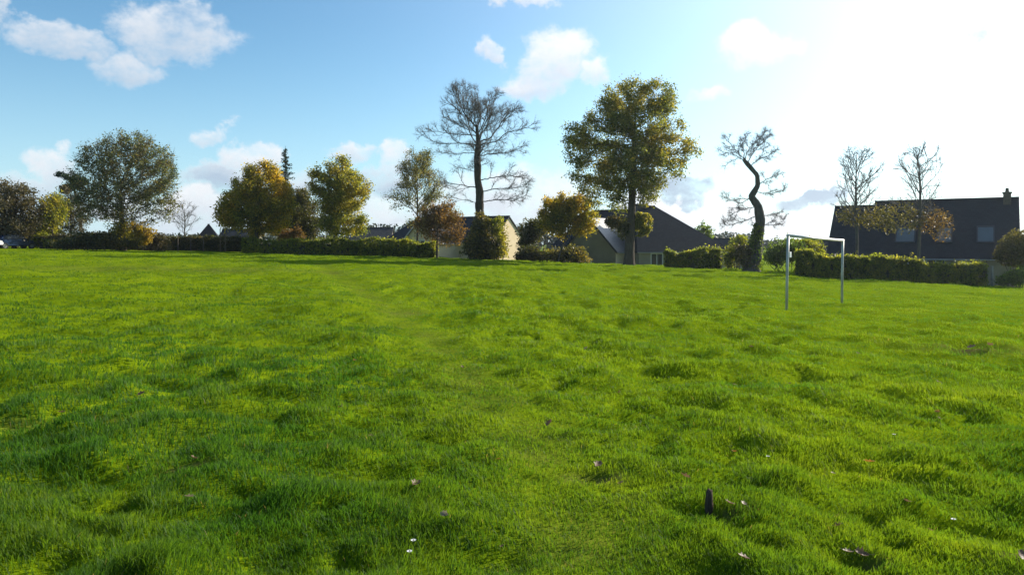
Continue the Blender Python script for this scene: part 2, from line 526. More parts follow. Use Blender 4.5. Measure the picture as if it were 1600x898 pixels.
# ------------------------------------------------------------------ ground: one sheet to the horizon
def axis(a, c, b, d0, g):
    r = [c]
    while r[-1] < b:
        r.append(r[-1] + d0 + g * (r[-1] - c))
    l = [c]
    while l[-1] > a:
        l.append(l[-1] - d0 - g * (c - l[-1]))
    return np.array(l[::-1][:-1] + r)


BARE = []
for (px, py, rx, ry, s) in [(1540, 545, .9, .5, 1.0), (1420, 690, .25, .15, .5), (300, 728, .22, .14, .7), (90, 655, .5, .18, .6), (930, 738, .22, .12, .8),
                            (1070, 755, .12, .10, .7), (1340, 882, .16, .08, .9), (1140, 800, .18, .05, .9), (970, 766, .12, .07, .7), (300, 420, 8, 2.2, .45),
                            (655, 487, .8, .5, .4), (1590, 880, .15, .08, .7), (780, 865, .1, .05, .7)]:
    x, y = on_ground(px, py)
    BARE.append((x, y, rx, ry, 0.1, s))


def bare_at(x, y):
    b = 0
    for h in BARE:
        b = b + hole(x, y, *h)
    return np.clip(b * (.5 + vn(x / .12, y / .12, 8)) + .42 * path_at(x, y) * vn(x / .35, y / .35, 18), 0, 1)


xs = axis(-900, 0.0, 900, .06, .017)
ys = axis(-300, 4.0, 1500, .06, .015)
X, Y = np.meshgrid(xs, ys)
Z = ground_z(X, Y)
nx, ny = len(xs), len(ys)
idx = np.arange(nx * ny).reshape(ny, nx)
Q = np.stack([idx[:-1, :-1], idx[:-1, 1:], idx[1:, 1:], idx[1:, :-1]], -1).reshape(-1, 4)
me = mesh_np('ground', np.stack([X, Y, Z], -1).reshape(-1, 3), Q, smooth=True, tint=bare_at(X, Y).reshape(-1))
tag(link('ground', me, M['ground']), kind='structure')

# ------------------------------------------------------------------ grass, one object
NB = 1150000
u = rng.random(NB)
d = 2.3 * (70 / 2.3) ** (u ** 1.12)
th = rng.uniform(-.80, .80, NB)
gx = d * np.sin(th); gy = d * np.cos(th)
# the flanks just outside the picture
nf = 170000
gx[:nf] = (1.5 * 6 ** rng.random(nf)) ; _a = rng.uniform(.72, 1.35, nf) * rng.choice((-1, 1), nf)
gx[:nf], gy[:nf] = gx[:nf] * np.sin(_a), gx[:nf] * np.cos(_a)
nf2 = 60000
_d = rng.uniform(1.2, 2.6, nf2); _a = rng.uniform(-.9, .9, nf2)
gx[nf:nf + nf2], gy[nf:nf + nf2] = _d * np.sin(_a), _d * np.cos(_a)
d = np.hypot(gx, gy)
# clumping
gx = gx + rng.normal(0, .02, NB); gy = gy + rng.normal(0, .02, NB)
tuft = rotn(gx, gy, .48, .2, 3)
tuft2 = rotn(gx, gy, .16, .9, 9)
bare = bare_at(gx, gy)
keep = rng.random(NB) > bare * .85
edge = np.array([on_ground(p_, q_)[1] for p_, q_ in ((0, 391), (400, 396), (800, 409), (1000, 417), (1240, 432), (1540, 448), (1600, 452))]) if False else None
keep &= (rng.random(NB) < .55 + .45 * tuft2)
gx, gy, d, tuft, tuft2 = (a[keep] for a in (gx, gy, d, tuft, tuft2))
N = len(gx)
gz = ground_z(gx, gy)
patch = vn(gx / 2.3, gy / 2.3, 12)
lush = sstep(3, -4, gx) * sstep(14, 6, gy)
tuft3 = rotn(gx, gy, .28, 1.2, 21)
h = (.016 + .034 * tuft ** 1.5 * (.4 + patch) + .026 * tuft3 ** 1.6 + .014 * tuft2) * (1 + .45 * lush) * (1 - .35 * sstep(12, 40, d)) * (1 - .5 * path_at(gx, gy)) * .76 * rng.uniform(.6, 1.35, N)
h = h * (1 + .012 * d)
wd = .0022 * (1 + d * .26) * rng.uniform(.7, 1.3, N)
fa = rng.uniform(0, 2 * np.pi, N)
la = rotn(gx, gy, .5, .3, 15) * 9 + rng.normal(0, 1.3, N)
lean = h * rng.uniform(.1, .95, N)
bx, by = np.cos(fa) * wd / 2, np.sin(fa) * wd / 2
lx, ly = np.cos(la) * lean, np.sin(la) * lean
V = np.zeros((N, 5, 3), np.float32)
for i, (sg, hh, ll, ww) in enumerate(((-1, -.08, 0, 1), (1, -.08, 0, 1), (1, .62, .38, .8), (-1, .62, .38, .8), (0, 1, 1, 0))):
    V[:, i, 0] = gx + sg * bx * ww + lx * ll
    V[:, i, 1] = gy + sg * by * ww + ly * ll
    V[:, i, 2] = gz + h * hh
i0 = (np.arange(N) * 5)[:, None]
Q = i0 + np.array([[0, 1, 2, 3]]); T = i0 + np.array([[3, 2, 4]])
me = mesh_np('grass', V.reshape(-1, 3), Q, T, tint=np.repeat(rng.random(N), 5))
lush2 = np.clip(.9 * sstep(1.5, -3.5, gx) * sstep(18, 5, gy) * (.4 + .9 * vn(gx / 1.1, gy / 1.1, 51)) + .55 * sstep(.55, .8, rotn(gx, gy, 1.6, .5, 52)), 0, 1)
at_ = me.attributes.new('lush', 'FLOAT', 'POINT')
at_.data.foreach_set('value', np.repeat(lush2, 5).astype(np.float32))
tag(link('grass', me, M['grass']), 'short bright green grass growing in tufts over the whole field', 'grass', kind='stuff')


# ------------------------------------------------------------------ trees
def W3(px, py, D, dy=0.0):
    return np.array([(px - 800) / F * D, D + dy, EYE + (HY - py) / F * D])


def colonize(trunk, attr, step, di, dk, gen, jit=.15, iters=220, up=.0):
    nodes = [np.array(p, float) for p in trunk]
    par = [-1] + list(range(len(trunk) - 1))
    A = attr.copy()
    Nn = np.array(nodes)
    near = np.full(len(A), 1e9); ni = np.zeros(len(A), int)
    s = 0
    for i in range(0, len(Nn)):
        dd = np.linalg.norm(A - Nn[i], axis=1)
        m_ = dd < near; near[m_] = dd[m_]; ni[m_] = i
    seen = set()
    for it in range(iters):
        if len(A) == 0:
            break
        act = near < (di if it > 12 else 1e3)
        if not act.any():
            break
        idx = ni[act]
        dv = A[act] - Nn[idx]
        dv /= np.linalg.norm(dv, axis=1)[:, None] + 1e-9
        acc = np.zeros((len(Nn), 3)); np.add.at(acc, idx, dv)
        ids = np.unique(idx)
        new, npar = [], []
        for i in ids:
            v = acc[i]; l = np.linalg.norm(v)
            if l < 1e-6:
                v = gen.normal(size=3); l = np.linalg.norm(v)
            v = v / l + gen.normal(0, jit, 3) + np.array([0, 0, up])
            v /= np.linalg.norm(v)
            q = Nn[i] + v * step
            key = (i, tuple(np.round(q / (step * .3)).astype(int)))
            if key in seen:
                continue
            seen.add(key)
            new.append(q); npar.append(i)
        if not new:
            break
        b = len(Nn)
        Nn = np.vstack([Nn, np.array(new)]); par += npar
        for j in range(b, len(Nn)):
            dd = np.linalg.norm(A - Nn[j], axis=1)
            m_ = dd < near; near[m_] = dd[m_]; ni[m_] = j
        # attractors that never get reached by their node are dropped after a while
        al = near > dk
        if it > 30 and it % 12 == 0:
            al &= gen.random(len(A)) > .25
        A, near, ni = A[al], near[al], ni[al]
        if len(Nn) > 7000:
            break
    return Nn, np.array(par)


def fractal(TL, limbs, inside, gen, step, levels=3, l0=3.0, spacing=.42, ang=.75, up=.10, wob=.16, nprim=0, prim=(.5, 1.0), pel=.8, shrink=(.42, .68)):
    """branches that fork again and again; limbs are given main limbs as world polylines"""
    N_ = [np.array(p) for p in TL]; P_ = [-1] + list(range(len(TL) - 1))
    work = []
    T_ = np.array(TL)

    def children(ids, length, lev):
        n = len(ids)
        if lev > levels or n < 2:
            return
        acc = gen.uniform(0, spacing)
        side = gen.uniform(0, 6.28)
        sp = spacing * (1.0 if lev < 2 else .75)
        for q in range(1, n):
            acc += step
            if q / n < .18:
                continue
            if acc >= sp:
                acc = 0
                d_ = N_[ids[q]] - N_[ids[q - 1]]; d_ /= np.linalg.norm(d_) + 1e-9
                side += 2.4 + gen.normal(0, .4)
                u = np.cross(d_, [0, .3, 1]); u /= np.linalg.norm(u) + 1e-9; w = np.cross(d_, u)
                a = ang * gen.uniform(.7, 1.25)
                v = d_ * math.cos(a) + (u * math.cos(side) + w * math.sin(side)) * math.sin(a)
                work.append((ids[q], v, length * gen.uniform(*shrink) * (1 - .35 * q / n), lev))
        d_ = N_[ids[-1]] - N_[ids[-2]]; d_ /= np.linalg.norm(d_) + 1e-9
        for _ in range(2):
            work.append((ids[-1], d_ + gen.normal(0, .4, 3), length * gen.uniform(.3, .5), lev))

    for lb in limbs:
        L_ = np.array(lb, float)
        j = int(np.argmin(np.linalg.norm(T_ - L_[0], axis=1)))
        seg = np.linalg.norm(np.diff(L_, axis=0), axis=1); s_ = np.concatenate([[0], np.cumsum(seg)])
        n = max(3, int(s_[-1] / step))
        t_ = np.linspace(0, s_[-1], n + 1)[1:]
        Q_ = np.stack([np.interp(t_, s_, L_[:, i]) for i in range(3)], -1) + gen.normal(0, step * .10, (n, 3))
        ids = [j]
        for q in Q_:
            N_.append(q); P_.append(ids[-1]); ids.append(len(N_) - 1)
        children(ids, s_[-1] * .55, 1)
    a = gen.uniform(0, 6.28)
    for i in range(nprim):
        f = prim[0] + (prim[1] - prim[0]) * (i + gen.uniform(0, .9)) / nprim
        j = int(f * (len(TL) - 1)); a += 2.4 + gen.normal(0, .3)
        e = pel * gen.uniform(.75, 1.2)
        work.append((j, np.array([math.cos(a) * math.cos(e), math.sin(a) * math.cos(e), math.sin(e)]), l0 * gen.uniform(.7, 1.1), 0))
    k_ = 0
    while k_ < len(work) and len(N_) < 30000:
        j, v, L_, lev = work[k_]; k_ += 1
        if L_ < step * .8:
            continue
        v = v / (np.linalg.norm(v) + 1e-9)
        ids = [j]; p_ = N_[j].copy(); n = int(L_ / step)
        for q in range(max(1, n)):
            v = v + gen.normal(0, wob, 3) + np.array([0, 0, up]); v /= np.linalg.norm(v)
            p_ = p_ + v * step
            if q > 0 and not inside(p_):
                break
            N_.append(p_.copy()); P_.append(ids[-1]); ids.append(len(N_) - 1)
        children(ids, L_, lev + 1)
    return np.array(N_), np.array(P_)


def radii(Nn, par, r0, p, trunk_r, nt):
    r = np.zeros(len(Nn)); nch = np.bincount(par[par >= 0], minlength=len(Nn))
    for i in range(len(Nn) - 1, -1, -1):
        r[i] = r0 if nch[i] == 0 else r[i] ** (1 / p)
        if par[i] >= 0:
            r[par[i]] += max(r[i], r0) ** p
    for i in range(nt):
        r[i] = trunk_r[i]
    for i in range(nt, len(Nn)):
        r[i] = min(r[i], r[par[i]] * (.95 if par[i] >= nt else .62))
    return r, nch


def tubes(Nn, par, r, gate, nside):
    """tubes along every chain of nodes that passes the gate"""
    ch = [[] for _ in Nn]
    for i, p in enumerate(par):
        if p >= 0:
            ch[p].append(i)
    V, Fq = [], []
    ang = np.linspace(0, 2 * np.pi, nside, endpoint=False)
    stack = [(0, -1)]
    cnt = 0
    while stack:
        s, pp = stack.pop()
        chain = [pp, s] if pp >= 0 else [s]
        cur = s
        while ch[cur]:
            cs = sorted(ch[cur], key=lambda q: -r[q])
            for c_ in cs[1:]:
                stack.append((c_, cur))
            cur = cs[0]
            chain.append(cur)
        pts = Nn[chain]; rr = r[chain].copy()
        if pp >= 0:
            rr[0] = rr[1]
        ok = [gate(q) for q in rr]
        # contiguous part that passes
        use = [i for i, q in enumerate(ok) if q]
        if len(use) < 2:
            continue
        pts = pts[use[0]:use[-1] + 2]; rr = rr[use[0]:use[-1] + 2]
        d_ = np.gradient(pts, axis=0); d_ /= np.linalg.norm(d_, axis=1)[:, None] + 1e-9
        ref = np.array([0., 1, .1]) if abs(d_[0][1]) < .9 else np.array([1., 0, 0])
        uu = np.cross(d_, ref); uu /= np.linalg.norm(uu, axis=1)[:, None] + 1e-9
        ww = np.cross(d_, uu)
        ring = pts[:, None, :] + rr[:, None, None] * (uu[:, None, :] * np.cos(ang)[None, :, None] + ww[:, None, :] * np.sin(ang)[None, :, None])
        V.append(ring.reshape(-1, 3))
        n_ = len(pts)
        a = cnt + (np.arange(n_ - 1)[:, None] * nside + np.arange(nside)[None, :])
        b = cnt + (np.arange(n_ - 1)[:, None] * nside + (np.arange(nside)[None, :] + 1) % nside)
        Fq.append(np.stack([a, b, b + nside, a + nside], -1).reshape(-1, 4))
        cnt += n_ * nside
    if not V:
        return None
    return np.vstack(V), np.vstack(Fq)


def leaf_quads(C, size, gen, flat=0.0):
    n = len(C)
    a = gen.normal(size=(n, 3)); a[:, 2] *= (1 - flat); a /= np.linalg.norm(a, axis=1)[:, None]
    b = gen.normal(size=(n, 3)); b = np.cross(a, b); b /= np.linalg.norm(b, axis=1)[:, None] + 1e-9
    s = size * gen.uniform(.55, 1.25, n)[:, None]
    V = np.stack([C - a * s, C + b * s * .55, C + a * s, C - b * s * .55], 1)
    return V.reshape(-1, 3), (np.arange(n)[:, None] * 4 + np.arange(4)[None, :]), np.repeat(gen.random(n), 4)


def trunk_line(pts, rad, step, smooth=2):
    P = np.array(pts, float); rad = np.array(rad, float)
    seg = np.linalg.norm(np.diff(P, axis=0), axis=1); s = np.concatenate([[0], np.cumsum(seg)])
    n = max(3, int(s[-1] / step) + 1)
    t = np.linspace(0, s[-1], n)
    # smoothed polyline
    Q = np.stack([np.interp(t, s, P[:, i]) for i in range(3)], -1)
    for _ in range(smooth):
        Q[1:-1] = (Q[:-2] + 2 * Q[1:-1] + Q[2:]) / 4
    return Q, np.interp(t, s, rad)


def tree(name, label, cat, D, trunk, lobes, leaf=None, nleaf=0, lsize=.13, bark='bark', nattr=900, step=.35, seed=1, r0=.014, pw=2.35, twigs=0, twl=.7,
         gap=.0, depth=1.0, spread=.3, group=None, jit=.16, ivy=None, lthr=.05, up=0.0, extra=None, dk=1.9, hollow=.0, limbs=None, frac=None, clumps=None, smooth=2):
    """trunk: (px, py, radius in m) from the base up; lobes: (px, py, rx, ry[, density]) in the crown, with real depth"""
    gen = np.random.default_rng(seed)
    b = W3(trunk[0][0], trunk[0][1], D)
    bz = float(ground_z(b[0], D)) - .15
    tp = [np.array([b[0], D, bz])]
    tr = [trunk[0][2] * 1.35]
    for i, t_ in enumerate(trunk):
        q = W3(t_[0], t_[1], D, gen.normal(0, .12) if i else 0)
        if i == 0:
            q[2] = max(q[2], bz) + .45
        tp.append(q); tr.append(t_[2])
    TL, TR = trunk_line(tp, tr, step, smooth)
    TR = TR * (1 + .16 * (vn(np.arange(len(TR)) * .45, np.zeros(len(TR)), seed) - .5) + .14 * (vn(np.arange(len(TR)) * 1.3, np.zeros(len(TR)), seed + 1) - .5))
    base = tp[0]
    s_ = D / F
    vol = np.array([(l[2] * l[3] * (l[2] + l[3]) / 2) ** .85 * (l[4] if len(l) > 4 else 1) for l in lobes]); vol = vol / vol.sum()
    A = []
    for l, v in zip(lobes, vol):
        n = max(6, int(nattr * v))
        g = gen.normal(size=(n, 3)); g /= np.linalg.norm(g, axis=1)[:, None]
        g *= ((hollow ** 3 + (1 - hollow ** 3) * gen.random(n)) ** (1 / 3))[:, None]
        c = W3(l[0], l[1], D, gen.uniform(-.4, .4) * l[2] * s_ * depth)
        ry_ = depth * .5 * (l[2] + l[3]) * s_
        A.append(c + g * np.array([l[2] * s_, ry_, l[3] * s_]))
    A = np.vstack(A)
    if frac is not None:
        cen = np.array([W3(l[0], l[1], D) for l in lobes]); rad_ = np.array([[l[2] * s_, depth * .55 * (l[2] + l[3]) * s_ + .3, l[3] * s_] for l in lobes])
        inside = lambda p_: bool((((p_ - cen) / rad_) ** 2).sum(1).min() < 1.1)
        LB = []
        for lb in (limbs or []):
            dd_ = gen.uniform(-.5, .5); L0 = []
            for i, q in enumerate(lb):
                L0.append(W3(q[0], q[1], D, 0) + np.array([0, dd_ * i * (abs(lb[-1][0] - lb[0][0]) + abs(lb[-1][1] - lb[0][1])) * s_ / len(lb), 0]))
            LB.append(L0)
        Nn, par = fractal(TL, LB, inside, gen, step, **frac)
    else:
        Nn, par = colonize(TL, A, step, step * 9, step * dk, gen, jit, up=up)
    r, nch = radii(Nn, par, r0, pw, TR, len(TL))
    root = empty(name, tuple(base), label, cat, group)
    loc = Nn - base
    # trunk with limbs / branches
    thick = max(.05, r0 * 3.2)
    tb = tubes(loc, par, r, lambda q: q >= thick, 9)
    if tb:
        link('trunk', mesh_np('trunk', tb[0], tb[1], smooth=True), M[bark], root)
    br = tubes(loc, par, r, lambda q: q < thick * 1.1, 4)
    Vs, Qs, c0 = ([br[0]], [br[1]], len(br[0])) if br else ([], [], 0)
    thin = np.where(r < lthr)[0]
    if twigs and len(thin):
        k_ = gen.choice(thin, twigs)
        o_ = loc[k_]
        dirn = loc[k_] - loc[np.maximum(par[k_], 0)]
        dirn /= np.linalg.norm(dirn, axis=1)[:, None] + 1e-9
        dirn = dirn * .8 + gen.normal(0, .6, (twigs, 3)); dirn[:, 2] += .15
        dirn /= np.linalg.norm(dirn, axis=1)[:, None]
        L_ = twl * gen.uniform(.4, 1.2, twigs)[:, None]
        sd_ = np.cross(dirn, gen.normal(size=(twigs, 3))); sd_ /= np.linalg.norm(sd_, axis=1)[:, None] + 1e-9
        s2 = np.cross(dirn, sd_)
        rt = r0 * .8
        tv = np.stack([o_ + sd_ * rt, o_ - sd_ * rt * .5 + s2 * rt * .87, o_ - sd_ * rt * .5 - s2 * rt * .87,
                       o_ + dirn * L_ + sd_ * rt * .3, o_ + dirn * L_ - sd_ * rt * .15 + s2 * rt * .26, o_ + dirn * L_ - sd_ * rt * .15 - s2 * rt * .26], 1)
        q = np.array([[0, 1, 4, 3], [1, 2, 5, 4], [2, 0, 3, 5]])
        Vs.append(tv.reshape(-1, 3)); Qs.append((np.arange(twigs)[:, None, None] * 6 + q[None] + c0).reshape(-1, 4))
    if Vs:
        link('branches', mesh_np('branches', np.vstack(Vs), np.vstack(Qs)), M['twig' if not leaf or bark == 'bark_grey' else bark], root)
    if leaf:
        nleaf, lsize = int(nleaf * 1.3), lsize * .88
        cand = loc[thin]
        if gap:
            nz = .65 * vn3(cand / 1.1 + seed * 3.7) + .35 * vn3(cand / .45 + seed * 1.3)
            cand = cand[nz > gap]
        C = cand[gen.integers(0, len(cand), nleaf)] + gen.normal(0, spread, (nleaf, 3))
        V_, Q_, t_ = leaf_quads(C, lsize, gen)
        link('crown', mesh_np('crown', V_, Q_, tint=t_), M[leaf], root)
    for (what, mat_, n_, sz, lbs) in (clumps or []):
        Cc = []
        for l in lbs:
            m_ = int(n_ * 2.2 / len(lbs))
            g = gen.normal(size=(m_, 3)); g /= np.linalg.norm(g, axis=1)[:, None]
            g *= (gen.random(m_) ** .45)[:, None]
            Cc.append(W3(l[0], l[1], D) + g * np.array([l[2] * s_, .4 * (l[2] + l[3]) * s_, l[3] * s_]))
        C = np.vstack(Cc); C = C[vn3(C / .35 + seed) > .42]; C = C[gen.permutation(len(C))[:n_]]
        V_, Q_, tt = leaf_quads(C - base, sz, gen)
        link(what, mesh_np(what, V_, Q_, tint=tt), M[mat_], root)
    for (what, mat_, n_, sz, px0, py0, px1, py1, w0, w1) in (ivy or []):
        t_ = gen.random(n_)
        a0, a1 = W3(px0, py0, D), W3(px1, py1, D)
        C = a0 + (a1 - a0) * t_[:, None]
        rr = (w0 + (w1 - w0) * t_) * s_ * (.55 + .6 * vn3(C * 1.3 + seed))
        g = gen.normal(size=(n_, 3)); g[:, 2] *= .25; g /= np.linalg.norm(g, axis=1)[:, None]
        C = C + g * (rr * gen.random(n_) ** .35)[:, None] + gen.normal(0, .06, (n_, 3))
        V_, Q_, tt = leaf_quads(C - base, sz, gen)
        link(what, mesh_np(what, V_, Q_, tint=tt), M[mat_], root)
    return root


def conifer(name, label, D, px, ytop, seed):
    gen = np.random.default_rng(seed)
    p = W3(px, ytop, D); z0 = float(ground_z(p[0], D)); H = p[2] - z0
    root = empty(name, (p[0], D, z0), label, 'tree')
    bm_, C = MB().tube([(0, 0, -.2), (0, 0, H * .5), (0, 0, H)], [.24, .13, .015], 8), []
    z = H - .45
    while z > 1.0:
        dep = H - z
        for i in range(3):
            a = gen.uniform(0, 6.28); L_ = (.14 + .22 * dep) * gen.uniform(.45, 1.2) if dep < 7 else gen.uniform(1.4, 2.0)
            e = .25 - .08 * dep
            pts = [(0, 0, z), (math.cos(a) * L_ * .5, math.sin(a) * L_ * .5, z + L_ * .5 * e), (math.cos(a) * L_, math.sin(a) * L_, z + L_ * e * .7)]
            bm_.tube(pts, [.02, .014, .006], 4)
            n = int(34 * L_) + 8
            t_ = gen.random(n) ** .8
            q = np.column_stack([np.interp(t_, [0, .5, 1], [r_[j] for r_ in pts]) for j in range(3)])
            C.append(q + np.column_stack([gen.normal(0, .05 + .04 * L_, n), gen.normal(0, .05 + .04 * L_, n), gen.normal(-.08, .08, n)]))
        z -= gen.uniform(.12, .26)
    bm_.build('trunk', M['bark'], root)
    V_, Q_, t_ = leaf_quads(np.vstack(C), .10, gen)
    link('crown', mesh_np('crown', V_, Q_, tint=t_), M['lf_conifer'], root)


def leafy(name, label, cat, D, lobes, mat, n, size=.12, seed=1, base=None, group=None, depth=.9, rough=.55, stems=10, gap=.3):
    """a bush: stems from the ground and leaves through uneven lobes"""
    gen = np.random.default_rng(seed)
    s_ = D / F
    bx = base if base is not None else np.mean([l[0] for l in lobes])
    b = W3(bx, 400, D); b[2] = float(ground_z(b[0], D)) - .05
    root = empty(name, tuple(b), label, cat, group)
    vol = np.array([l[2] * l[3] for l in lobes], float); vol /= vol.sum()
    Cs = []
    for l, v in zip(lobes, vol):
        c = W3(l[0], l[1], D, gen.uniform(-.3, .3) * l[2] * s_)
        m_ = int(n * v * 1.6)
        g = gen.normal(size=(m_, 3)); g /= np.linalg.norm(g, axis=1)[:, None]
        lump = 1 + rough * (vn3(g * 2.3 + seed * 1.7 + l[0]) - .5) * 2 + rough * 1.1 * (vn3(g * 5.5 + seed * 2.7 + l[1]) - .5)
        rad = gen.random(m_) ** .38 * lump
        P_ = c + g * rad[:, None] * np.array([l[2] * s_, depth * .5 * (l[2] + l[3]) * s_, l[3] * s_])
        Cs.append(P_)
    C = np.vstack(Cs)
    C = C[C[:, 2] > ground_z(C[:, 0], C[:, 1]) + .03]
    C = C[vn3(C / .55 + seed) > gap]
    C = C[gen.permutation(len(C))[:n]]
    V_, Q_, t_ = leaf_quads(C - b, size, gen)
    mb = MB()
    for i in range(stems):
        c = C[gen.integers(len(C))] - b
        x0 = np.array([c[0] * .45, c[1] * .45, -.1])
        mid = (x0 + c) / 2 + gen.normal(0, .1, 3)
        mb.tube([x0, mid, c], [.035, .022, .01], 4)
    mb.build('stems', M['bark'], root)
    link('foliage', mesh_np('foliage', V_, Q_, tint=t_), M[mat], root)
    return root


def hedge(label, x0, x1, mat, n, top_h=None, y_off=0, D0=60, D1=60, th=.55, seed=1, size=.09, tops=None, name='hedge', cat='hedge', group=None):
    """clipped hedge from bearing x0 to x1; tops: image rows of its top at both ends"""
    gen = np.random.default_rng(seed)
    A0 = W3(x0, tops[0], D0); A1 = W3(x1, tops[1], D1)
    dirv = (A1 - A0)[:2]; L = np.linalg.norm(dirv); dirv /= L; nrm_ = np.array([-dirv[1], dirv[0]])
    b = A0.copy(); b[2] = float(ground_z(A0[0], A0[1]))
    root = empty(name, tuple(b), label, cat, group)
    t = gen.random(n)
    bx_ = A0[None, :2] + (A1 - A0)[None, :2] * t[:, None]
    zt = A0[2] + (A1[2] - A0[2]) * t
    lump = .17 * (vn(t * L / 3.1, t * 0 + 9, seed) - .5) + .16 * (vn(t * L / 1.1, t * 0, seed) - .5) + .08 * (vn(t * L / .35, t * 0 + 5, seed) - .5)
    zt = zt + lump * 2.6
    # points on front/back/top shell
    kind_ = gen.random(n)
    zz = gen.random(n); w = gen.uniform(-1, 1, n)
    lat = np.where(kind_ < .72, np.where(gen.random(n) < .75, -1, 1) * (1 - .25 * gen.random(n)), w)
    hgt = np.where(kind_ < .72, zz, 1 - .1 * gen.random(n) ** 2)
    side = 1 + .35 * (vn(t * L / .7, hgt * 2.2, seed + 3) - .5) + .22 * (vn(t * L / .22, hgt * 6, seed + 5) - .5)
    side = side * (1 - .22 * np.clip((hgt - .75) / .25, 0, 1))
    P = bx_ + nrm_[None] * (lat * th * side)[:, None]
    zg = ground_z(P[:, 0], P[:, 1])
    z = zg + (zt - zg) * hgt
    C = np.column_stack([P, z]) + gen.normal(0, .05, (n, 3)) + np.column_stack([gen.normal(0, .05, (n, 2)), np.abs(gen.normal(0, .14, n))]) * (gen.random(n) < .12)[:, None]
    C = C[vn3(C / .28 + seed) > .28]; n = len(C)
    V_, Q_, t_ = leaf_quads(C - b, size, gen)
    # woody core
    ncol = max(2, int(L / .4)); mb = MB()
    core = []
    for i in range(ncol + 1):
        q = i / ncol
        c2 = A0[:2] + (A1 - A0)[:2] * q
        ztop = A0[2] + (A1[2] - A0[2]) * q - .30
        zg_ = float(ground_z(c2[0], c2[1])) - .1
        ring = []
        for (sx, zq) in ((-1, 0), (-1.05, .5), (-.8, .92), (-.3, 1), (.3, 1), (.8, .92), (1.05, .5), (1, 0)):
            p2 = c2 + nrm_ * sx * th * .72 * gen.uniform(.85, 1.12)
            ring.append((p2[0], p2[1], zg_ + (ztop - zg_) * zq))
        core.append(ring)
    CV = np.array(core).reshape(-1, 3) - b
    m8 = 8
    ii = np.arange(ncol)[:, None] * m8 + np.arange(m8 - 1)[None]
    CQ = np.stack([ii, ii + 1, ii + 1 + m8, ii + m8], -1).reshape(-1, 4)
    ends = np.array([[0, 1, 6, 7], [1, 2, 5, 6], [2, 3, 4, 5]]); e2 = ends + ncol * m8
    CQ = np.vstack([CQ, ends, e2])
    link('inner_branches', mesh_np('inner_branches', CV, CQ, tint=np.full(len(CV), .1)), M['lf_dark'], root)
    link('foliage', mesh_np('foliage', V_, Q_, tint=t_), M[mat], root)
    return root


# -- row of trees along the far side of the field, left to right
tree('dark_tree', 'dark brownish tree at the left edge of the photo above the parked cars', 'tree', 76, [(22, 388, .22), (22, 350, .16), (24, 310, .08)],
     [(18, 322, 44, 44), (-10, 335, 40, 40), (45, 340, 22, 34)], 'lf_brown', 17000, .13, nattr=700, seed=21, gap=.28)
tree('yellow_tree', 'small yellow green tree between the dark edge tree and the large round tree', 'tree', 78, [(84, 388, .12), (82, 350, .08), (80, 325, .05)],
     [(80, 328, 22, 27), (70, 348, 20, 20)], 'lf_goldgreen', 7500, .12, nattr=300, seed=22, gap=.2)
tree('brown_tree', 'small purplish brown tree just left of the large round tree', 'tree', 82, [(112, 388, .12), (110, 350, .08), (110, 325, .05)],
     [(108, 330, 20, 34), (104, 300, 12, 14), (122, 345, 18, 24)], 'lf_brown', 3600, .12, nattr=380, seed=23, gap=.3, twigs=600)
tree('flat_topped_pine', 'dark pine with a flat limb sticking out left of the large round tree', 'tree', 84, [(128, 388, .2), (124, 340, .16), (116, 295, .12), (104, 274, .06)],
     [(100, 271, 14, 5), (112, 278, 16, 6), (126, 282, 14, 10), (98, 298, 8, 5)], 'lf_conifer', 4200, .12, nattr=260, seed=24, spread=.15)
tree('large_round_tree', 'large round half bare tree with sparse grey green leaves, biggest on the left', 'tree', 72,
     [(192, 388, .30), (191, 360, .26), (190, 335, .20), (189, 300, .12)],
     [(195, 262, 72, 58), (190, 225, 38, 24), (140, 250, 26, 30), (245, 262, 36, 42), (138, 312, 32, 32), (250, 315, 32, 36), (190, 310, 60, 36), (125, 285, 18, 30), (268, 290, 18, 22)],
     'lf_greygreen', 24000, .115, nattr=2400, seed=25, gap=.40, spread=.24, twigs=5500, twl=.8, bark='bark', hollow=.35, dk=1.6)
tree('golden_tree', 'broad golden green round tree in front of the spruce top', 'tree', 71,
     [(402, 396, .22), (402, 370, .18), (402, 330, .10)],
     [(400, 312, 50, 46), (402, 275, 30, 24), (365, 330, 30, 30), (436, 318, 24, 44), (352, 335, 18, 26), (425, 278, 18, 22), (400, 345, 44, 24)],
     'lf_gold', 38000, .12, nattr=1500, seed=26, gap=.36, spread=.26, twigs=900)
conifer('spruce', 'dark spruce with a thin pointed tip showing behind the golden tree', 92, 446, 228, 27)
tree('dark_brown_tree', 'low dark brown tree squeezed between the two golden trees', 'tree', 80, [(472, 394, .16), (472, 350, .1), (472, 330, .05)],
     [(470, 330, 28, 36), (480, 350, 26, 26), (455, 350, 20, 26)], 'lf_dark', 17000, .13, nattr=500, seed=28, gap=.15)
tree('green_gold_tree', 'upright green and gold tree right of the spruce, behind the long hedge', 'tree', 73, [(524, 398, .18), (526, 350, .14), (530, 300, .08)],
     [(532, 305, 42, 48), (530, 262, 24, 22), (500, 285, 18, 32), (562, 300, 20, 30), (535, 345, 40, 26)], 'lf_goldgreen', 25000, .12, nattr=1200, seed=29, gap=.34, spread=.25, twigs=1300, dk=1.7)
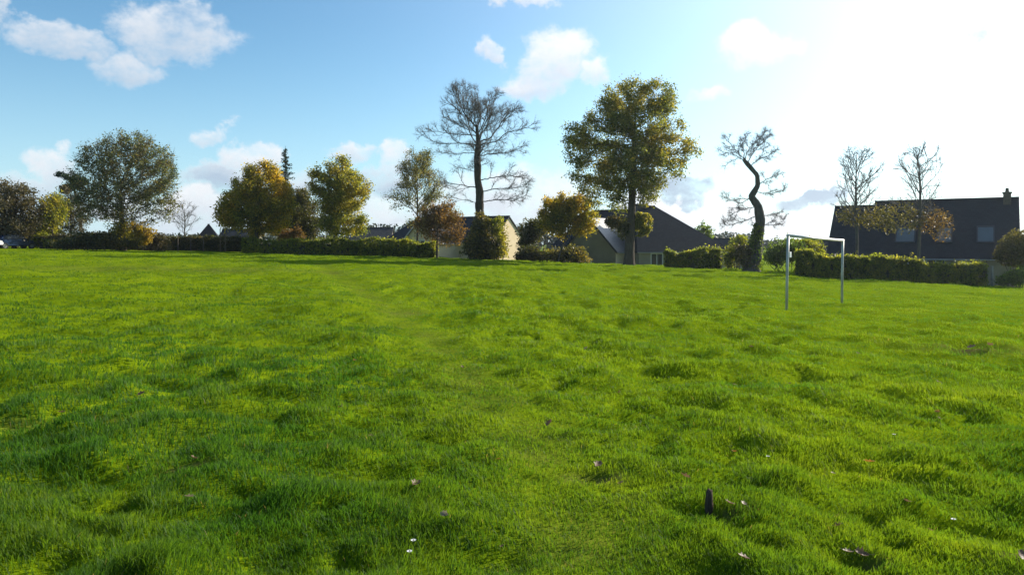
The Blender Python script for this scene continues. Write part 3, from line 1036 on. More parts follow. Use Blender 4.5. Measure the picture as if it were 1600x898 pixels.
tree('pale_slender_tree', 'slender thin leaved pale tree with a straight dark stem behind the hedge', 'tree', 72, [(652, 398, .11), (652, 350, .09), (652, 300, .06), (651, 245, .02)],
     [(652, 280, 26, 38), (632, 312, 28, 28), (674, 314, 26, 30), (655, 252, 14, 14), (690, 330, 26, 18)], 'lf_pale', 7000, .10, seed=30, gap=.40, spread=.22, twigs=2200, step=.28, lthr=.03, r0=.01,
     frac=dict(levels=2, nprim=26, prim=(.35, .97), l0=2.9, pel=.6, spacing=.42, ang=.65, up=.05, wob=.14))
tree('russet_tree', 'small russet brown tree in front of the cream house with the slate roof', 'tree', 66, [(683, 402, .09), (683, 375, .07), (684, 350, .04)],
     [(682, 338, 28, 18), (705, 356, 22, 16), (663, 352, 18, 18), (700, 330, 16, 20), (718, 370, 12, 8)], 'lf_rust', 6800, .11, nattr=600, seed=31, gap=.42, spread=.26, twigs=900, step=.28)
tree('tall_bare_tree', 'tall bare tree with a dark straight trunk and wide flat crown', 'tree', 65,
     [(753, 404, .52), (750, 380, .42), (752, 352, .42), (749, 325, .37), (750, 300, .37), (746, 280, .31), (747, 262, .31), (745, 243, .27), (748, 226, .25), (746, 210, .16), (745, 196, .10)],
     [(728, 170, 36, 30), (790, 176, 34, 30), (698, 208, 36, 13), (808, 203, 24, 14), (758, 190, 34, 34), (718, 150, 22, 12), (775, 215, 36, 10),
      (710, 285, 30, 24), (790, 285, 34, 30), (720, 240, 32, 10), (785, 240, 36, 14), (780, 320, 48, 16), (722, 318, 24, 10)],
     None, 0, seed=32, r0=.0075, pw=2.28, twigs=23000, twl=.40, bark='bark', step=.26, lthr=.05,
     limbs=[[(745, 226), (713, 224), (688, 226), (672, 220), (662, 214)], [(745, 208), (726, 200), (706, 191), (694, 183)], [(745, 202), (740, 178), (725, 168), (712, 150)],
            [(746, 199), (750, 178), (748, 158), (744, 146)], [(748, 228), (760, 225), (777, 222), (791, 210), (812, 207), (828, 201)], [(748, 222), (766, 214), (777, 198), (787, 181), (802, 164)],
            [(747, 215), (762, 198), (768, 178), (774, 156)], [(746, 212), (722, 210), (700, 208), (676, 204)], [(747, 240), (728, 238), (705, 240), (690, 236)], [(747, 244), (770, 240), (795, 238), (815, 230)],
            [(748, 281), (770, 277), (795, 272), (818, 276)], [(750, 316), (778, 312), (802, 314), (822, 306)], [(750, 318), (728, 313), (708, 310)], [(749, 294), (722, 289), (698, 285), (688, 276)],
            [(749, 300), (772, 296), (800, 296), (820, 290)], [(748, 270), (728, 264), (712, 262)]],
     frac=dict(levels=4, spacing=.40, ang=.62, up=.07, wob=.15, nprim=14, prim=(.66, .99), l0=3.6, pel=.75, shrink=(.5, .78)),
     ivy=[('ivy', 'lf_brown', 5200, .12, 752, 402, 750, 345, 26, 12)])
tree('small_leaning_tree', 'small gold green tree with a leaning stem between the two houses', 'tree', 64, [(872, 412, .10), (878, 388, .08), (888, 360, .06), (895, 340, .04)],
     [(890, 328, 40, 22), (915, 342, 22, 26), (862, 345, 26, 16), (868, 318, 22, 12), (895, 312, 26, 10)], 'lf_gold', 16500, .11, nattr=800, seed=33, gap=.3, spread=.2, twigs=500, step=.28)
tree('tall_oak', 'tallest leafy tree, green and gold, thick dark trunk in front of slate roofs', 'tree', 62,
     [(983, 414, .44), (984, 385, .38), (986, 345, .34), (989, 300, .30), (990, 250, .24), (991, 200, .16)],
     [(995, 155, 62, 30), (945, 190, 34, 30), (1038, 198, 34, 30), (965, 165, 34, 34), (1040, 160, 24, 26), (990, 195, 58, 34), (925, 222, 46, 32), (905, 212, 26, 22), (1045, 232, 50, 28), (1080, 238, 22, 20), (896, 272, 24, 16), (905, 248, 26, 18),
      (942, 288, 40, 36), (990, 262, 66, 44), (930, 300, 26, 20), (1012, 292, 26, 28), (1045, 262, 34, 22), (965, 308, 26, 14), (960, 245, 50, 30)],
     'lf_oak', 50000, .11, nattr=3400, seed=34, gap=.43, spread=.25, twigs=700, hollow=.3, dk=1.7, step=.36,
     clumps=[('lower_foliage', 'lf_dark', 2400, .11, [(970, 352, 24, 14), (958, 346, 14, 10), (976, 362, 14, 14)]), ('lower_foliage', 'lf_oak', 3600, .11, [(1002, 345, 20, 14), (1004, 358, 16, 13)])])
tree('twisted_bare_tree', 'twisted bare tree with a crooked ivy covered trunk left of the goal', 'tree', 57,
     [(1174, 424, .56), (1180, 400, .44), (1185, 375, .38), (1189, 345, .37), (1185, 322, .32), (1175, 307, .27), (1184, 290, .19), (1182, 274, .16), (1171, 260, .18), (1163, 250, .15)],
     [(1150, 230, 28, 18), (1186, 226, 24, 22), (1134, 239, 16, 8), (1206, 294, 24, 20), (1145, 326, 22, 22), (1208, 335, 22, 18), (1160, 290, 20, 16), (1205, 355, 16, 12)],
     None, 0, seed=35, r0=.007, pw=2.3, twigs=9000, twl=.36, smooth=0, bark='bark_grey', step=.2, lthr=.04,
     limbs=[[(1165, 252), (1146, 239), (1134, 237)], [(1164, 250), (1150, 234), (1143, 223), (1137, 216)], [(1164, 248), (1162, 226), (1172, 210)], [(1168, 256), (1178, 240), (1191, 227), (1212, 208)],
            [(1172, 260), (1190, 247), (1205, 243), (1216, 234)], [(1158, 246), (1144, 250), (1136, 258)], [(1163, 250), (1170, 232), (1192, 212)], [(1182, 300), (1202, 303), (1218, 299)],
            [(1186, 322), (1166, 326), (1152, 330), (1142, 334)], [(1189, 340), (1204, 335), (1220, 333)], [(1176, 307), (1160, 318), (1140, 310)], [(1184, 290), (1200, 280), (1222, 272)], [(1187, 350), (1205, 352), (1222, 346)],
            [(1187, 335), (1165, 345), (1138, 352)]],
     frac=dict(levels=3, spacing=.32, ang=.75, up=.03, wob=.2, shrink=(.5, .8)),
     ivy=[('ivy', 'lf_green', 3600, .10, 1174, 420, 1185, 350, 15, 8), ('ivy', 'lf_brown', 1600, .10, 1166, 415, 1160, 385, 22, 10)])
tree('thin_garden_tree', 'thin bare topped tree before the long dark roof, left one of the two', 'tree', 52.5,
     [(1338, 430, .13), (1338, 380, .11), (1337, 330, .09), (1337, 290, .06), (1338, 244, .02)],
     [(1340, 275, 38, 34), (1338, 252, 24, 16), (1340, 325, 40, 26)], None, 0, seed=36, r0=.008, twigs=2400, twl=.35, bark='bark_grey', step=.2, pw=2.3, lthr=.025,
     frac=dict(levels=2, nprim=26, prim=(.42, .98), l0=2.3, pel=.85, spacing=.30, ang=.6, up=.07, wob=.13),
     clumps=[('leaves', 'lf_olive', 1500, .08, [(1330, 338, 26, 18), (1355, 342, 26, 20), (1372, 338, 24, 22)])])
tree('thin_garden_tree', 'thin bare topped tree before the long dark roof, right one of the two', 'tree', 51.5,
     [(1437, 438, .14), (1437, 390, .12), (1437, 340, .10), (1436, 290, .07), (1435, 240, .025)],
     [(1426, 275, 38, 32), (1440, 248, 28, 18), (1455, 285, 20, 18), (1428, 325, 44, 30)], None, 0, seed=37, r0=.008, twigs=2000, twl=.35, bark='bark_grey', step=.2, pw=2.3, lthr=.025,
     frac=dict(levels=2, nprim=24, prim=(.44, .98), l0=2.2, pel=.8, spacing=.32, ang=.6, up=.06, wob=.14),
     clumps=[('leaves', 'lf_olive', 1700, .08, [(1408, 340, 32, 28), (1388, 345, 22, 22), (1428, 338, 22, 24)]), ('rust_leaves', 'lf_rustdull', 1200, .08, [(1450, 342, 26, 28), (1470, 352, 20, 26)])])
tree('faint_bare_tree', 'faint small bare tree far off between the round tree and golden tree', 'tree', 110, [(288, 385, .12), (288, 350, .07), (288, 326, .03)],
     [(288, 344, 24, 22)], None, 0, seed=38, r0=.012, twigs=900, bark='bark_grey', step=.3, lthr=.03, frac=dict(levels=2, nprim=14, prim=(.3, .97), l0=2.4, pel=.8, spacing=.4, up=.08))

# bushes
BU = 'bush'
leafy('orange_bush', 'orange yellow bush at the foot of the large round tree', BU, 70, [(212, 362, 18, 16), (228, 370, 12, 14)], 'lf_yellow', 3200, .11, 41, gap=.3)
leafy('green_bush', 'olive green bush climbing round the stem of the large round tree', BU, 71.5, [(188, 362, 20, 26), (178, 375, 18, 14)], 'lf_goldgreen', 3600, .11, 42)
leafy('bramble_thicket', 'dark bramble thicket below the large round tree', BU, 70, [(105, 382, 26, 10), (135, 376, 28, 14), (165, 378, 24, 13), (200, 382, 24, 10), (150, 372, 30, 10)], 'lf_dark', 9000, .11, 43, gap=.15)
leafy('brown_thicket', 'brown leafless looking thicket right of the large round tree', BU, 72, [(228, 382, 18, 12), (250, 384, 20, 12), (246, 374, 16, 10)], 'lf_brown', 3600, .11, 44, gap=.2)
leafy('low_green_bush', 'low olive bush beside the parked cars', BU, 77, [(62, 374, 13, 12), (85, 378, 14, 10)], 'lf_hedge', 3000, .11, 45)
leafy('tall_dark_bush', 'tall dark green bush filling behind the parked cars', BU, 84, [(20, 362, 30, 22), (50, 358, 24, 24), (-15, 362, 26, 22), (85, 362, 20, 18)], 'lf_dark', 9500, .13, 46, gap=.1)
leafy('reddish_bush', 'reddish brown bush under the golden tree behind the hedge', BU, 74, [(447, 368, 20, 10), (466, 366, 14, 12)], 'lf_rust', 2600, .11, 47)
leafy('ivy_bush', 'dark rounded bush wrapped round the foot of the tall bare tree', BU, 64, [(750, 362, 16, 24), (740, 388, 18, 18), (762, 388, 24, 20), (752, 345, 10, 14)], 'lf_ivy', 8500, .11, 48, gap=.28)
leafy('yellow_leaved_bush', 'yellow leaved bush against the cream gable of the house', BU, 64, [(778, 358, 12, 20), (784, 384, 10, 22), (768, 346, 12, 8), (774, 395, 12, 10)], 'lf_goldgreen', 4000, .10, 49, gap=.2)
leafy('evergreen_bush', 'dark evergreen bush beside the cream gable, behind the small leaning tree', BU, 74, [(830, 362, 20, 20), (845, 352, 16, 12), (822, 380, 14, 14)], 'lf_dark', 5600, .12, 50, gap=.1)
leafy('round_green_bush', 'green rounded bush left of the twisted tree', BU, 63, [(1150, 395, 16, 16), (1140, 408, 14, 12), (1158, 378, 12, 12)], 'lf_hedge', 3600, .10, 51)
leafy('wide_green_bush', 'wide bright green bush between the twisted tree and the goal', BU, 62, [(1212, 400, 22, 18), (1232, 392, 20, 18), (1250, 395, 22, 14)], 'lf_green', 6800, .10, 52, gap=.15)
leafy('light_green_bush', 'light green bush seen through the goal above the hedge', BU, 64, [(1258, 384, 22, 13), (1240, 386, 16, 12), (1276, 390, 16, 10)], 'lf_hedge', 4200, .10, 53)
leafy('domed_shrub', 'smooth domed olive shrub at the right edge, in front of the long house', BU, 50, [(1592, 390, 34, 30), (1575, 398, 18, 18)], 'lf_olive', 9000, .09, 54, gap=.05, rough=.12)
leafy('leafy_shrub', 'bright green low shrub at the right edge under the domed shrub', BU, 48, [(1584, 436, 16, 14), (1602, 428, 14, 18), (1568, 440, 10, 9)], 'lf_green', 3400, .08, 55, gap=.3)
leafy('small_round_shrub', 'small green grey shrub behind the hip roof of the middle house', BU, 92, [(1100, 360, 12, 12), (1104, 372, 12, 14)], 'lf_green', 2600, .12, 56)

# hedges
hedge('long low clipped olive hedge below the golden trees, left part of the field edge', 382, 683, 'lf_hedge', 30000, D0=70, D1=67, tops=(376, 377), seed=61)
leafy('dark_bush', 'dark rounded bush right of the cream gable, below the small leaning tree', BU, 66, [(826, 397, 20, 14), (842, 401, 18, 10), (815, 402, 12, 9)], 'lf_dark', 4200, .10, 62)
leafy('brown_bush', 'dull olive brown bush right of the small leaning tree stem', BU, 65, [(870, 400, 24, 13), (895, 398, 22, 15), (908, 402, 14, 11)], 'lf_ivy', 5600, .10, 72, gap=.2)
hedge('short yellow green hedge in front of the hipped house window', 1040, 1127, 'lf_hedge', 12500, D0=63, D1=61, tops=(392, 393), seed=63)
hedge('long dense hedge behind the goal, in front of the dark roofed house', 1243, 1538, 'lf_hedge', 52000, D0=53, D1=49, tops=(398, 412), seed=64, size=.085, th=.7)
hedge('dark hedge behind the wire fence posts, left of the golden tree', 232, 388, 'lf_dark', 14000, D0=78, D1=76, tops=(368, 372), seed=65)
hedge('dark bramble covered hedge running behind the large round tree', 66, 236, 'lf_brown', 14000, D0=77, D1=76, tops=(370, 366), seed=66)

# wire fence posts on the left, and the pale post
fx = [(-52 + i * 2.9) for i in range(11)]
for i, px in enumerate((238, 258, 278, 298, 318, 344, 352)):
    D = 73.5
    p = W3(px, 390, D); z0 = float(ground_z(p[0], D))
    o = MB().tube([(0, 0, -.1), (0, 0, .7), (0, 0, 1.5 if px < 330 else 2.3)], [.05, .048, .045], 7).build('fence_post', M['fence_wood'])
    o.location = (p[0], D, z0)
    if px < 330:
        lab = 'thin dark fence post before the dark hedge, ' + ('leftmost of five', 'second from the left of five', 'middle one of five', 'fourth from the left of five', 'rightmost of five, nearest the shed')[i]
    elif px == 344:
        lab = 'taller brown post beside the pointed shed, left of a close pair'
    else:
        lab = 'taller brown post beside the pointed shed, right of a close pair'
    tag(o, lab, 'post', 'wooden posts along the left field edge')
p = W3(1541, 447, 49.2)
o = MB().box(-.06, .06, -.06, .06, -.2, 1.25).box(-.075, .075, -.075, .075, 1.25, 1.29).build('concrete_post', M['stone'], bevel=.01)
o.location = (p[0], 48.6, float(ground_z(p[0], 48.6)))
tag(o, 'pale square concrete post at the right end of the long hedge', 'post')


# ------------------------------------------------------------------ houses
def window(parent, cx, y, z0, w, h, mat='white_paint', axis='y', s=-1, bars=1):
    """window in a wall whose outer face is at y (axis y) or x=y (axis x); s = outward sign"""
    def bx(mb, a0, a1, o0, o1, c0, c1):
        lo, hi = sorted((y + s * o0, y + s * o1))
        return mb.box(a0, a1, lo, hi, c0, c1) if axis == 'y' else mb.box(lo, hi, a0, a1, c0, c1)
    mb = MB(); t = .07
    bx(mb, cx - w / 2 - t, cx - w / 2, -.05, .05, z0 - t, z0 + h + t)
    bx(mb, cx + w / 2, cx + w / 2 + t, -.05, .05, z0 - t, z0 + h + t)
    bx(mb, cx - w / 2, cx + w / 2, -.05, .048, z0 - t, z0)
    bx(mb, cx - w / 2, cx + w / 2, -.05, .048, z0 + h, z0 + h + t)
    for i in range(bars):
        c = cx - w / 2 + w * (i + 1) / (bars + 1)
        bx(mb, c - .03, c + .03, -.05, .044, z0, z0 + h)
    f = mb.build('window', M[mat], parent)
    bx(MB(), 0, 0, 0, 0, 0, 0)
    pm = MB(); bx(pm, cx - w / 2, cx + w / 2, -.03, .015, z0, z0 + h)
    pm.build('pane', M['glass'], f)
    sm = MB(); bx(sm, cx - w / 2 - .12, cx + w / 2 + .12, -.04, .13, z0 - t - .07, z0 - t - .003)
    sm.build('sill', M['stone'], f)
    return f


def body(root, x0, x1, hw, zf, ze, zr, wall, roof, oh=.3, vg=.25, hipL=0, hipR=0, yo=0.0, verge=None, rot=0.0, at=(0, 0)):
    """house body with ridge along local x; floor zf, eaves ze, ridge zr"""
    mb = MB()
    a, b = x0, x1
    for (xa, hip, sgn) in ((a, hipL, -1), (b, hipR, 1)):
        if hip:
            mb.poly([(xa, yo - hw, zf), (xa, yo + hw, zf), (xa, yo + hw, ze), (xa, yo - hw, ze)])
        else:
            mb.poly([(xa, yo - hw, zf), (xa, yo + hw, zf), (xa, yo + hw, ze), (xa, yo, zr - .05), (xa, yo - hw, ze)])
    mb.poly([(a, yo - hw, zf), (b, yo - hw, zf), (b, yo - hw, ze), (a, yo - hw, ze)])
    mb.poly([(a, yo + hw, zf), (b, yo + hw, zf), (b, yo + hw, ze), (a, yo + hw, ze)])
    wo = mb.build('wall', M[wall], root)
    sl = (zr - ze) / hw
    ez = ze - sl * oh
    ea, eb = a - (oh if hipL else vg), b + (oh if hipR else vg)
    ra, rb = (a + hipL) if hipL else ea, (b - hipR) if hipR else eb
    t = .14
    ro = MB()
    for s in (-1, 1):
        lo = [(ea, yo + s * (hw + oh), ez), (eb, yo + s * (hw + oh), ez), (rb, yo, zr), (ra, yo, zr)]
        ro.hull(lo, [(q[0], q[1], q[2] + t) for q in lo])
    if hipL:
        lo = [(ea, yo - hw - oh, ez), (ea, yo + hw + oh, ez), (ra, yo, zr)]
        ro.hull(lo, [(q[0], q[1], q[2] + t) for q in lo])
    if hipR:
        lo = [(eb, yo - hw - oh, ez), (eb, yo + hw + oh, ez), (rb, yo, zr)]
        ro.hull(lo, [(q[0], q[1], q[2] + t) for q in lo])
    r_ = ro.build('roof', M[roof], root)
    MB().box(ra, rb, yo - .10, yo + .10, zr + t - .03, zr + t + .07).build('ridge_tiles', M['slate'], r_)
    for s in (-1, 1):
        yy = yo + s * (hw + oh + .06)
        MB().tube([(ea + .02, yy, ez + .02), (eb - .02, yy, ez + .02)], .055, 6).build('gutter', M['gutter'], r_)
    if verge:
        vb = MB()
        for xa in ([ea] if verge == 'L' else [eb]):
            for s in (-1, 1):
                lo = [(xa - .04, yo + s * (hw + oh), ez - .16), (xa + .04, yo + s * (hw + oh), ez - .16), (xa + .04, yo, zr - .12), (xa - .04, yo, zr - .12)]
                vb.hull(lo, [(q[0], q[1], q[2] + .22) for q in lo])
        vb.build('verge_board', M['gutter'], r_)
    for o_ in (wo, r_):
        o_.location = (at[0], at[1], 0); o_.rotation_euler = (0, 0, rot)
    return r_


def chimney(roof, x, y, z0, z1, w=.7, d_=.55, pots=1):
    c = MB().box(x - w / 2, x + w / 2, y - d_ / 2, y + d_ / 2, z0, z1).box(x - w / 2 - .06, x + w / 2 + .06, y - d_ / 2 - .06, y + d_ / 2 + .06, z1, z1 + .12).build('chimney', M['brick'], roof)
    pb = MB()
    for i in range(pots):
        cx = x + (i - (pots - 1) / 2) * .32
        pb.tube([(cx, y, z1 + .1), (cx, y, z1 + .42)], [.13, .10], 8)
    pb.build('chimney_pot', M['brick'], roof)


# long dark house on the right
L1 = np.array([27.2, 62.0]); R1 = np.array([37.9, 55.0])
th = math.atan2(R1[1] - L1[1], R1[0] - L1[0]); Lr = float(np.linalg.norm(R1 - L1)); mid = (L1 + R1) / 2
hA = empty('long_house', (mid[0], mid[1], -1.75), 'long low house with one steep dark slate roof and end chimney, on the right', 'house', rz=th)
zr = 6.62; ze = 2.45
rA = body(hA, -Lr / 2 + 3.3, Lr / 2 - .25, 3.9, -.6, ze, zr, 'render_brown', 'slate')
rA2 = body(hA, -Lr / 2 + .25, -Lr / 2 + 3.3, 3.86, -.6, ze - .02, zr - .33, 'render_brown', 'slate', oh=.28)
chimney(rA, Lr / 2 - .75, -.25, zr - 1.2, zr + .45, .5, .5)
for (cx, w) in ((-.9, 1.2), (1.7, .85), (4.3, .95)):
    # dormer skylights lying in the roof slope
    sl = (zr - ze) / 3.9
    y0, y1 = -3.1, -2.1
    q = lambda x, y, o: (x, y - o * sl / math.hypot(1, sl), ze + (y + 3.9) * sl + .14 + o / math.hypot(1, sl))
    f = MB()
    for (xa, xb, ya, yb) in ((cx - w / 2 - .08, cx - w / 2, y0 - .08, y1 + .08), (cx + w / 2, cx + w / 2 + .08, y0 - .08, y1 + .08), (cx - w / 2, cx + w / 2, y0 - .08, y0), (cx - w / 2, cx + w / 2, y1, y1 + .08)):
        f.hull([q(xa, ya, -.02), q(xb, ya, -.02), q(xb, yb, -.02), q(xa, yb, -.02)], [q(xa, ya, .09), q(xb, ya, .09), q(xb, yb, .09), q(xa, yb, .09)])
    fo = f.build('skylight', M['skyframe'], rA)
    MB().hull([q(cx - w / 2, y0, -.02), q(cx + w / 2, y0, -.02), q(cx + w / 2, y1, -.02), q(cx - w / 2, y1, -.02)],
              [q(cx - w / 2, y0, .05), q(cx + w / 2, y0, .05), q(cx + w / 2, y1, .05), q(cx - w / 2, y1, .05)]).build('pane', M['sky_glass'], fo)
for cx in (-4.0, -1.2, 1.2):
    window(hA, cx, -3.9, .95, 1.1, 1.15)
dr = MB().box(3.4, 4.4, -3.96, -3.85, 0, 2.1).build('door', M['door'], hA)
MB().box(4.2, 4.26, -4.02, -3.96, 1.0, 1.14).build('handle', M['gutter'], dr)

# cream house with slate roof, behind the tall bare tree
ap = np.array([-.4, 90.0]); rd = np.array([-.83, .56]); rd /= np.linalg.norm(rd)
LC = 17.2
mid = ap + rd * LC / 2
thC = math.atan2(-rd[1], -rd[0])
zb = -.2
hC = empty('cream_gabled_house', (mid[0], mid[1], zb), 'cream rendered house with dark slate roof and sunlit gable, behind the tall bare tree', 'house', rz=thC)
zrC = 4.78 - zb; zeC = 1.85 - zb
rC = body(hC, -LC / 2, LC / 2, 3.6, -1.2, zeC, zrC, 'render_cream', 'slate', hipL=2.2, vg=.15)
# wing towards the field (its own ridge along local y)
wg = bpy.data.objects.new('wing', None)
def wing(root, xc, y_front, hw, zf, ze_, zr_, wall, roof, yback=0.0, verge=True, oh=.28):
    wl = MB()
    wl.poly([(xc - hw, y_front, zf), (xc + hw, y_front, zf), (xc + hw, y_front, ze_), (xc, y_front, zr_ - .05), (xc - hw, y_front, ze_)])
    for s in (-1, 1):
        wl.poly([(xc + s * hw, y_front, zf), (xc + s * hw, yback, zf), (xc + s * hw, yback, ze_), (xc + s * hw, y_front, ze_)])
    wl.build('wing_wall', M[wall], root)
    ro = MB(); sl = (zr_ - ze_) / hw; ez = ze_ - sl * oh; t = .13
    yf = y_front - .22
    for s in (-1, 1):
        lo = [(xc, yf, zr_), (xc, yback, zr_), (xc + s * (hw + oh), yback, ez), (xc + s * (hw + oh), yf, ez)]
        ro.hull(lo, [(q[0], q[1], q[2] + t) for q in lo])
    r_ = ro.build('wing_roof', M[roof], root)
    for s in (-1, 1):
        xx = xc + s * (hw + oh + .06)
        MB().tube([(xx, yf + .05, ez + .02), (xx, yback, ez + .02)], .055, 6).build('gutter', M['gutter'], r_)
    if verge:
        vb = MB()
        for s in (-1, 1):
            lo = [(xc, yf - .05, zr_ - .1), (xc, yf - .004, zr_ - .1), (xc + s * (hw + oh), yf - .004, ez - .1), (xc + s * (hw + oh), yf - .05, ez - .1)]
            vb.hull(lo, [(q[0], q[1], q[2] + .25) for q in lo])
        vb.build('verge_board', M['gutter' if verge is True else verge], r_)
    return r_
bpy.data.objects.remove(wg)
wing(hC, LC / 2 - 7.6, -7.6, 2.7, -1.2, zeC - .05, zrC - .35, 'render_cream', 'slate', yback=-.6)
window(hC, LC / 2 - 7.6, -7.6, .9, 1.3, 1.2)
window(hC, LC / 2 - 3, -3.6, .9, 1.1, 1.1)
window(hC, LC / 2, 1.4, .9, .9, 1.0) if False else None
chimney(rC, -3.5, 0, zrC - .4, zrC + .35, .8)

# middle house: pale lit wing roof and dark hipped roof with a chimney
a2 = math.atan2(-.56, .83)
oB = np.array([12.2, 80.2]); zb = -2.0
hB = empty('hipped_house', (oB[0], oB[1], zb), 'house with broad dark hipped slate roof and pale front wing, behind the tall oak', 'house', rz=a2)
zrm = 5.1 - zb
rB = body(hB, -6.5, 3.6, 4.3, -1, .95 - zb + .35, zrm, 'render_brown', 'slate', hipL=2.6, hipR=2.2)
c_, s_ = math.cos(-a2), math.sin(-a2)
wx, wy = 16.4 - oB[0], 76.6 - oB[1]
rB2 = body(hB, -4.7, 4.7, 4.1, -1, .98 - zb, 5.3 - zb, 'render_brown', 'slate', hipL=1.1, hipR=6.3, rot=R(9) - a2, at=(c_ * wx - s_ * wy, s_ * wx + c_ * wy))
chimney(rB2, -3.0, .1, 5.3 - zb - .9, 5.3 - zb + .25, 1.15, .7, 2)
wB2 = rB2
wing(hB, 0.05, -8.0, 2.85, -1, .95 - zb, 4.05 - zb, 'render_shaded', 'slate_glare', yback=-.5, verge='slate')
for cx_ in (-2.9, .9):
    w_ = window(hB, cx_, -4.1, .45 - zb - 1.05, 1.1, 1.15, bars=1)
    w_.location = rB2.location; w_.rotation_euler = rB2.rotation_euler
window(hB, -.4, -8.0, .9, 1.2, 1.1, bars=1)
MB().box(2.905, 2.95, -7.98, -4.8, -1, .72 - zb).build('sunlit_side_render', M['render_cream'], hB)  # added cream sheet, paints the sunlit look onto the wing's sunward wall

# small far houses and sheds
def small_house(name, label, cat, px, D, zb, L, hw, ze_, zr_, rz, wall, roof, hip=0, wins=(), group=None):
    p = W3(px, 380, D)
    r = empty(name, (p[0], D, zb), label, cat, group, rz=rz)
    body(r, -L / 2, L / 2, hw, -1, ze_, zr_, wall, roof, hipL=hip, hipR=hip, oh=.2, vg=.15)
    for w in wins:
        window(r, w[0], -hw, w[1], w[2], w[3])
    return r
small_house('garden_shed', 'small dark shed with a pointed roof left of the golden tree', 'shed', 326, 82, float(ground_z(-33.8, 82)), 2.3, 1.1, 1.25, 2.75, .3, 'fence_wood', 'slate', hip=1.05)
small_house('low_outbuilding', 'low outbuilding with blue grey roof under the left side of the golden tree', 'outbuilding', 378, 88, float(ground_z(-32, 88)), 4.2, 1.9, 1.15, 2.35, .1, 'render_brown', 'slate')
small_house('far_house', 'distant dark house with two white windows left of the cream house', 'house', 583, 120, -1.0, 6.2, 3.4, 2.9, 5.0, .05, 'fence_wood', 'slate', wins=((-1.4, 1.5, 1.1, 1.1), (1.3, 1.5, 1.1, 1.1)))
small_house('far_grey_house', 'distant house with blue grey roof right of the hipped house', 'house', 1133, 100, -2.5, 6.0, 3.4, 2.2, 4.6, -.15, 'stone', 'slate', hip=1.2)
small_house('far_low_house', 'distant low roof seen just left of the long dark house', 'house', 1290, 95, -2.2, 5.0, 3.0, 2.0, 4.2, -.3, 'stone', 'slate', hip=0)


# ------------------------------------------------------------------ distant woods, a mass with no single trees
gen = np.random.default_rng(71)
Cs = []
for px in np.arange(-150, 1760, 6.0):
    D = 190 + 50 * vn(px / 90, 0, 3)
    top = 9.5 * vn(px / 55, 1, 2) + 2.2 * vn(px / 14, 1, 6)
    hpx = 5 + 9 * float(vn(px / 120.0, 2, 9)) + 7 * float(vn(px / 31.0, 2, 4))
    if px < 560: hpx += 7
    if 560 < px < 640: hpx += 20
    if 800 < px < 860: hpx += 16
    if 1180 < px < 1300: hpx = 6
    if px > 1300: hpx = 4
    zt = EYE + hpx / F * D
    n = 130
    g = gen.normal(size=(n, 3)); g /= np.linalg.norm(g, axis=1)[:, None]
    hh = (zt + 1.2) / 2
    c = np.array([(px - 800) / F * D, D, -1.2 + hh])
    Cs.append(c + g * (gen.random(n) ** .4)[:, None] * np.array([2.2, 2.5, hh]))
C = np.vstack(Cs)
V_, Q_, t_ = leaf_quads(C, .55, gen)
tag(link('distant_woods', mesh_np('distant_woods', V_, Q_, tint=t_), M['lf_far']), 'distant dark line of woods behind the houses', 'woods', kind='stuff')


# ------------------------------------------------------------------ thin air volume added to lift the blacks like veiling glare
mh, k = newmat('glare_haze')
pv = k.n('ShaderNodeVolumePrincipled', {'Color': (.86, .92, 1.0, 1), 'Density': .00017, 'Anisotropy': .45})
o_ = k.n('ShaderNodeOutputMaterial')
k.t.links.new(pv.outputs[0], o_.inputs['Volume'])
hb = MB().box(-1000, 1000, -400, 1700, -9, 26).build('glare_haze', mh)
tag(hb, kind='stuff')

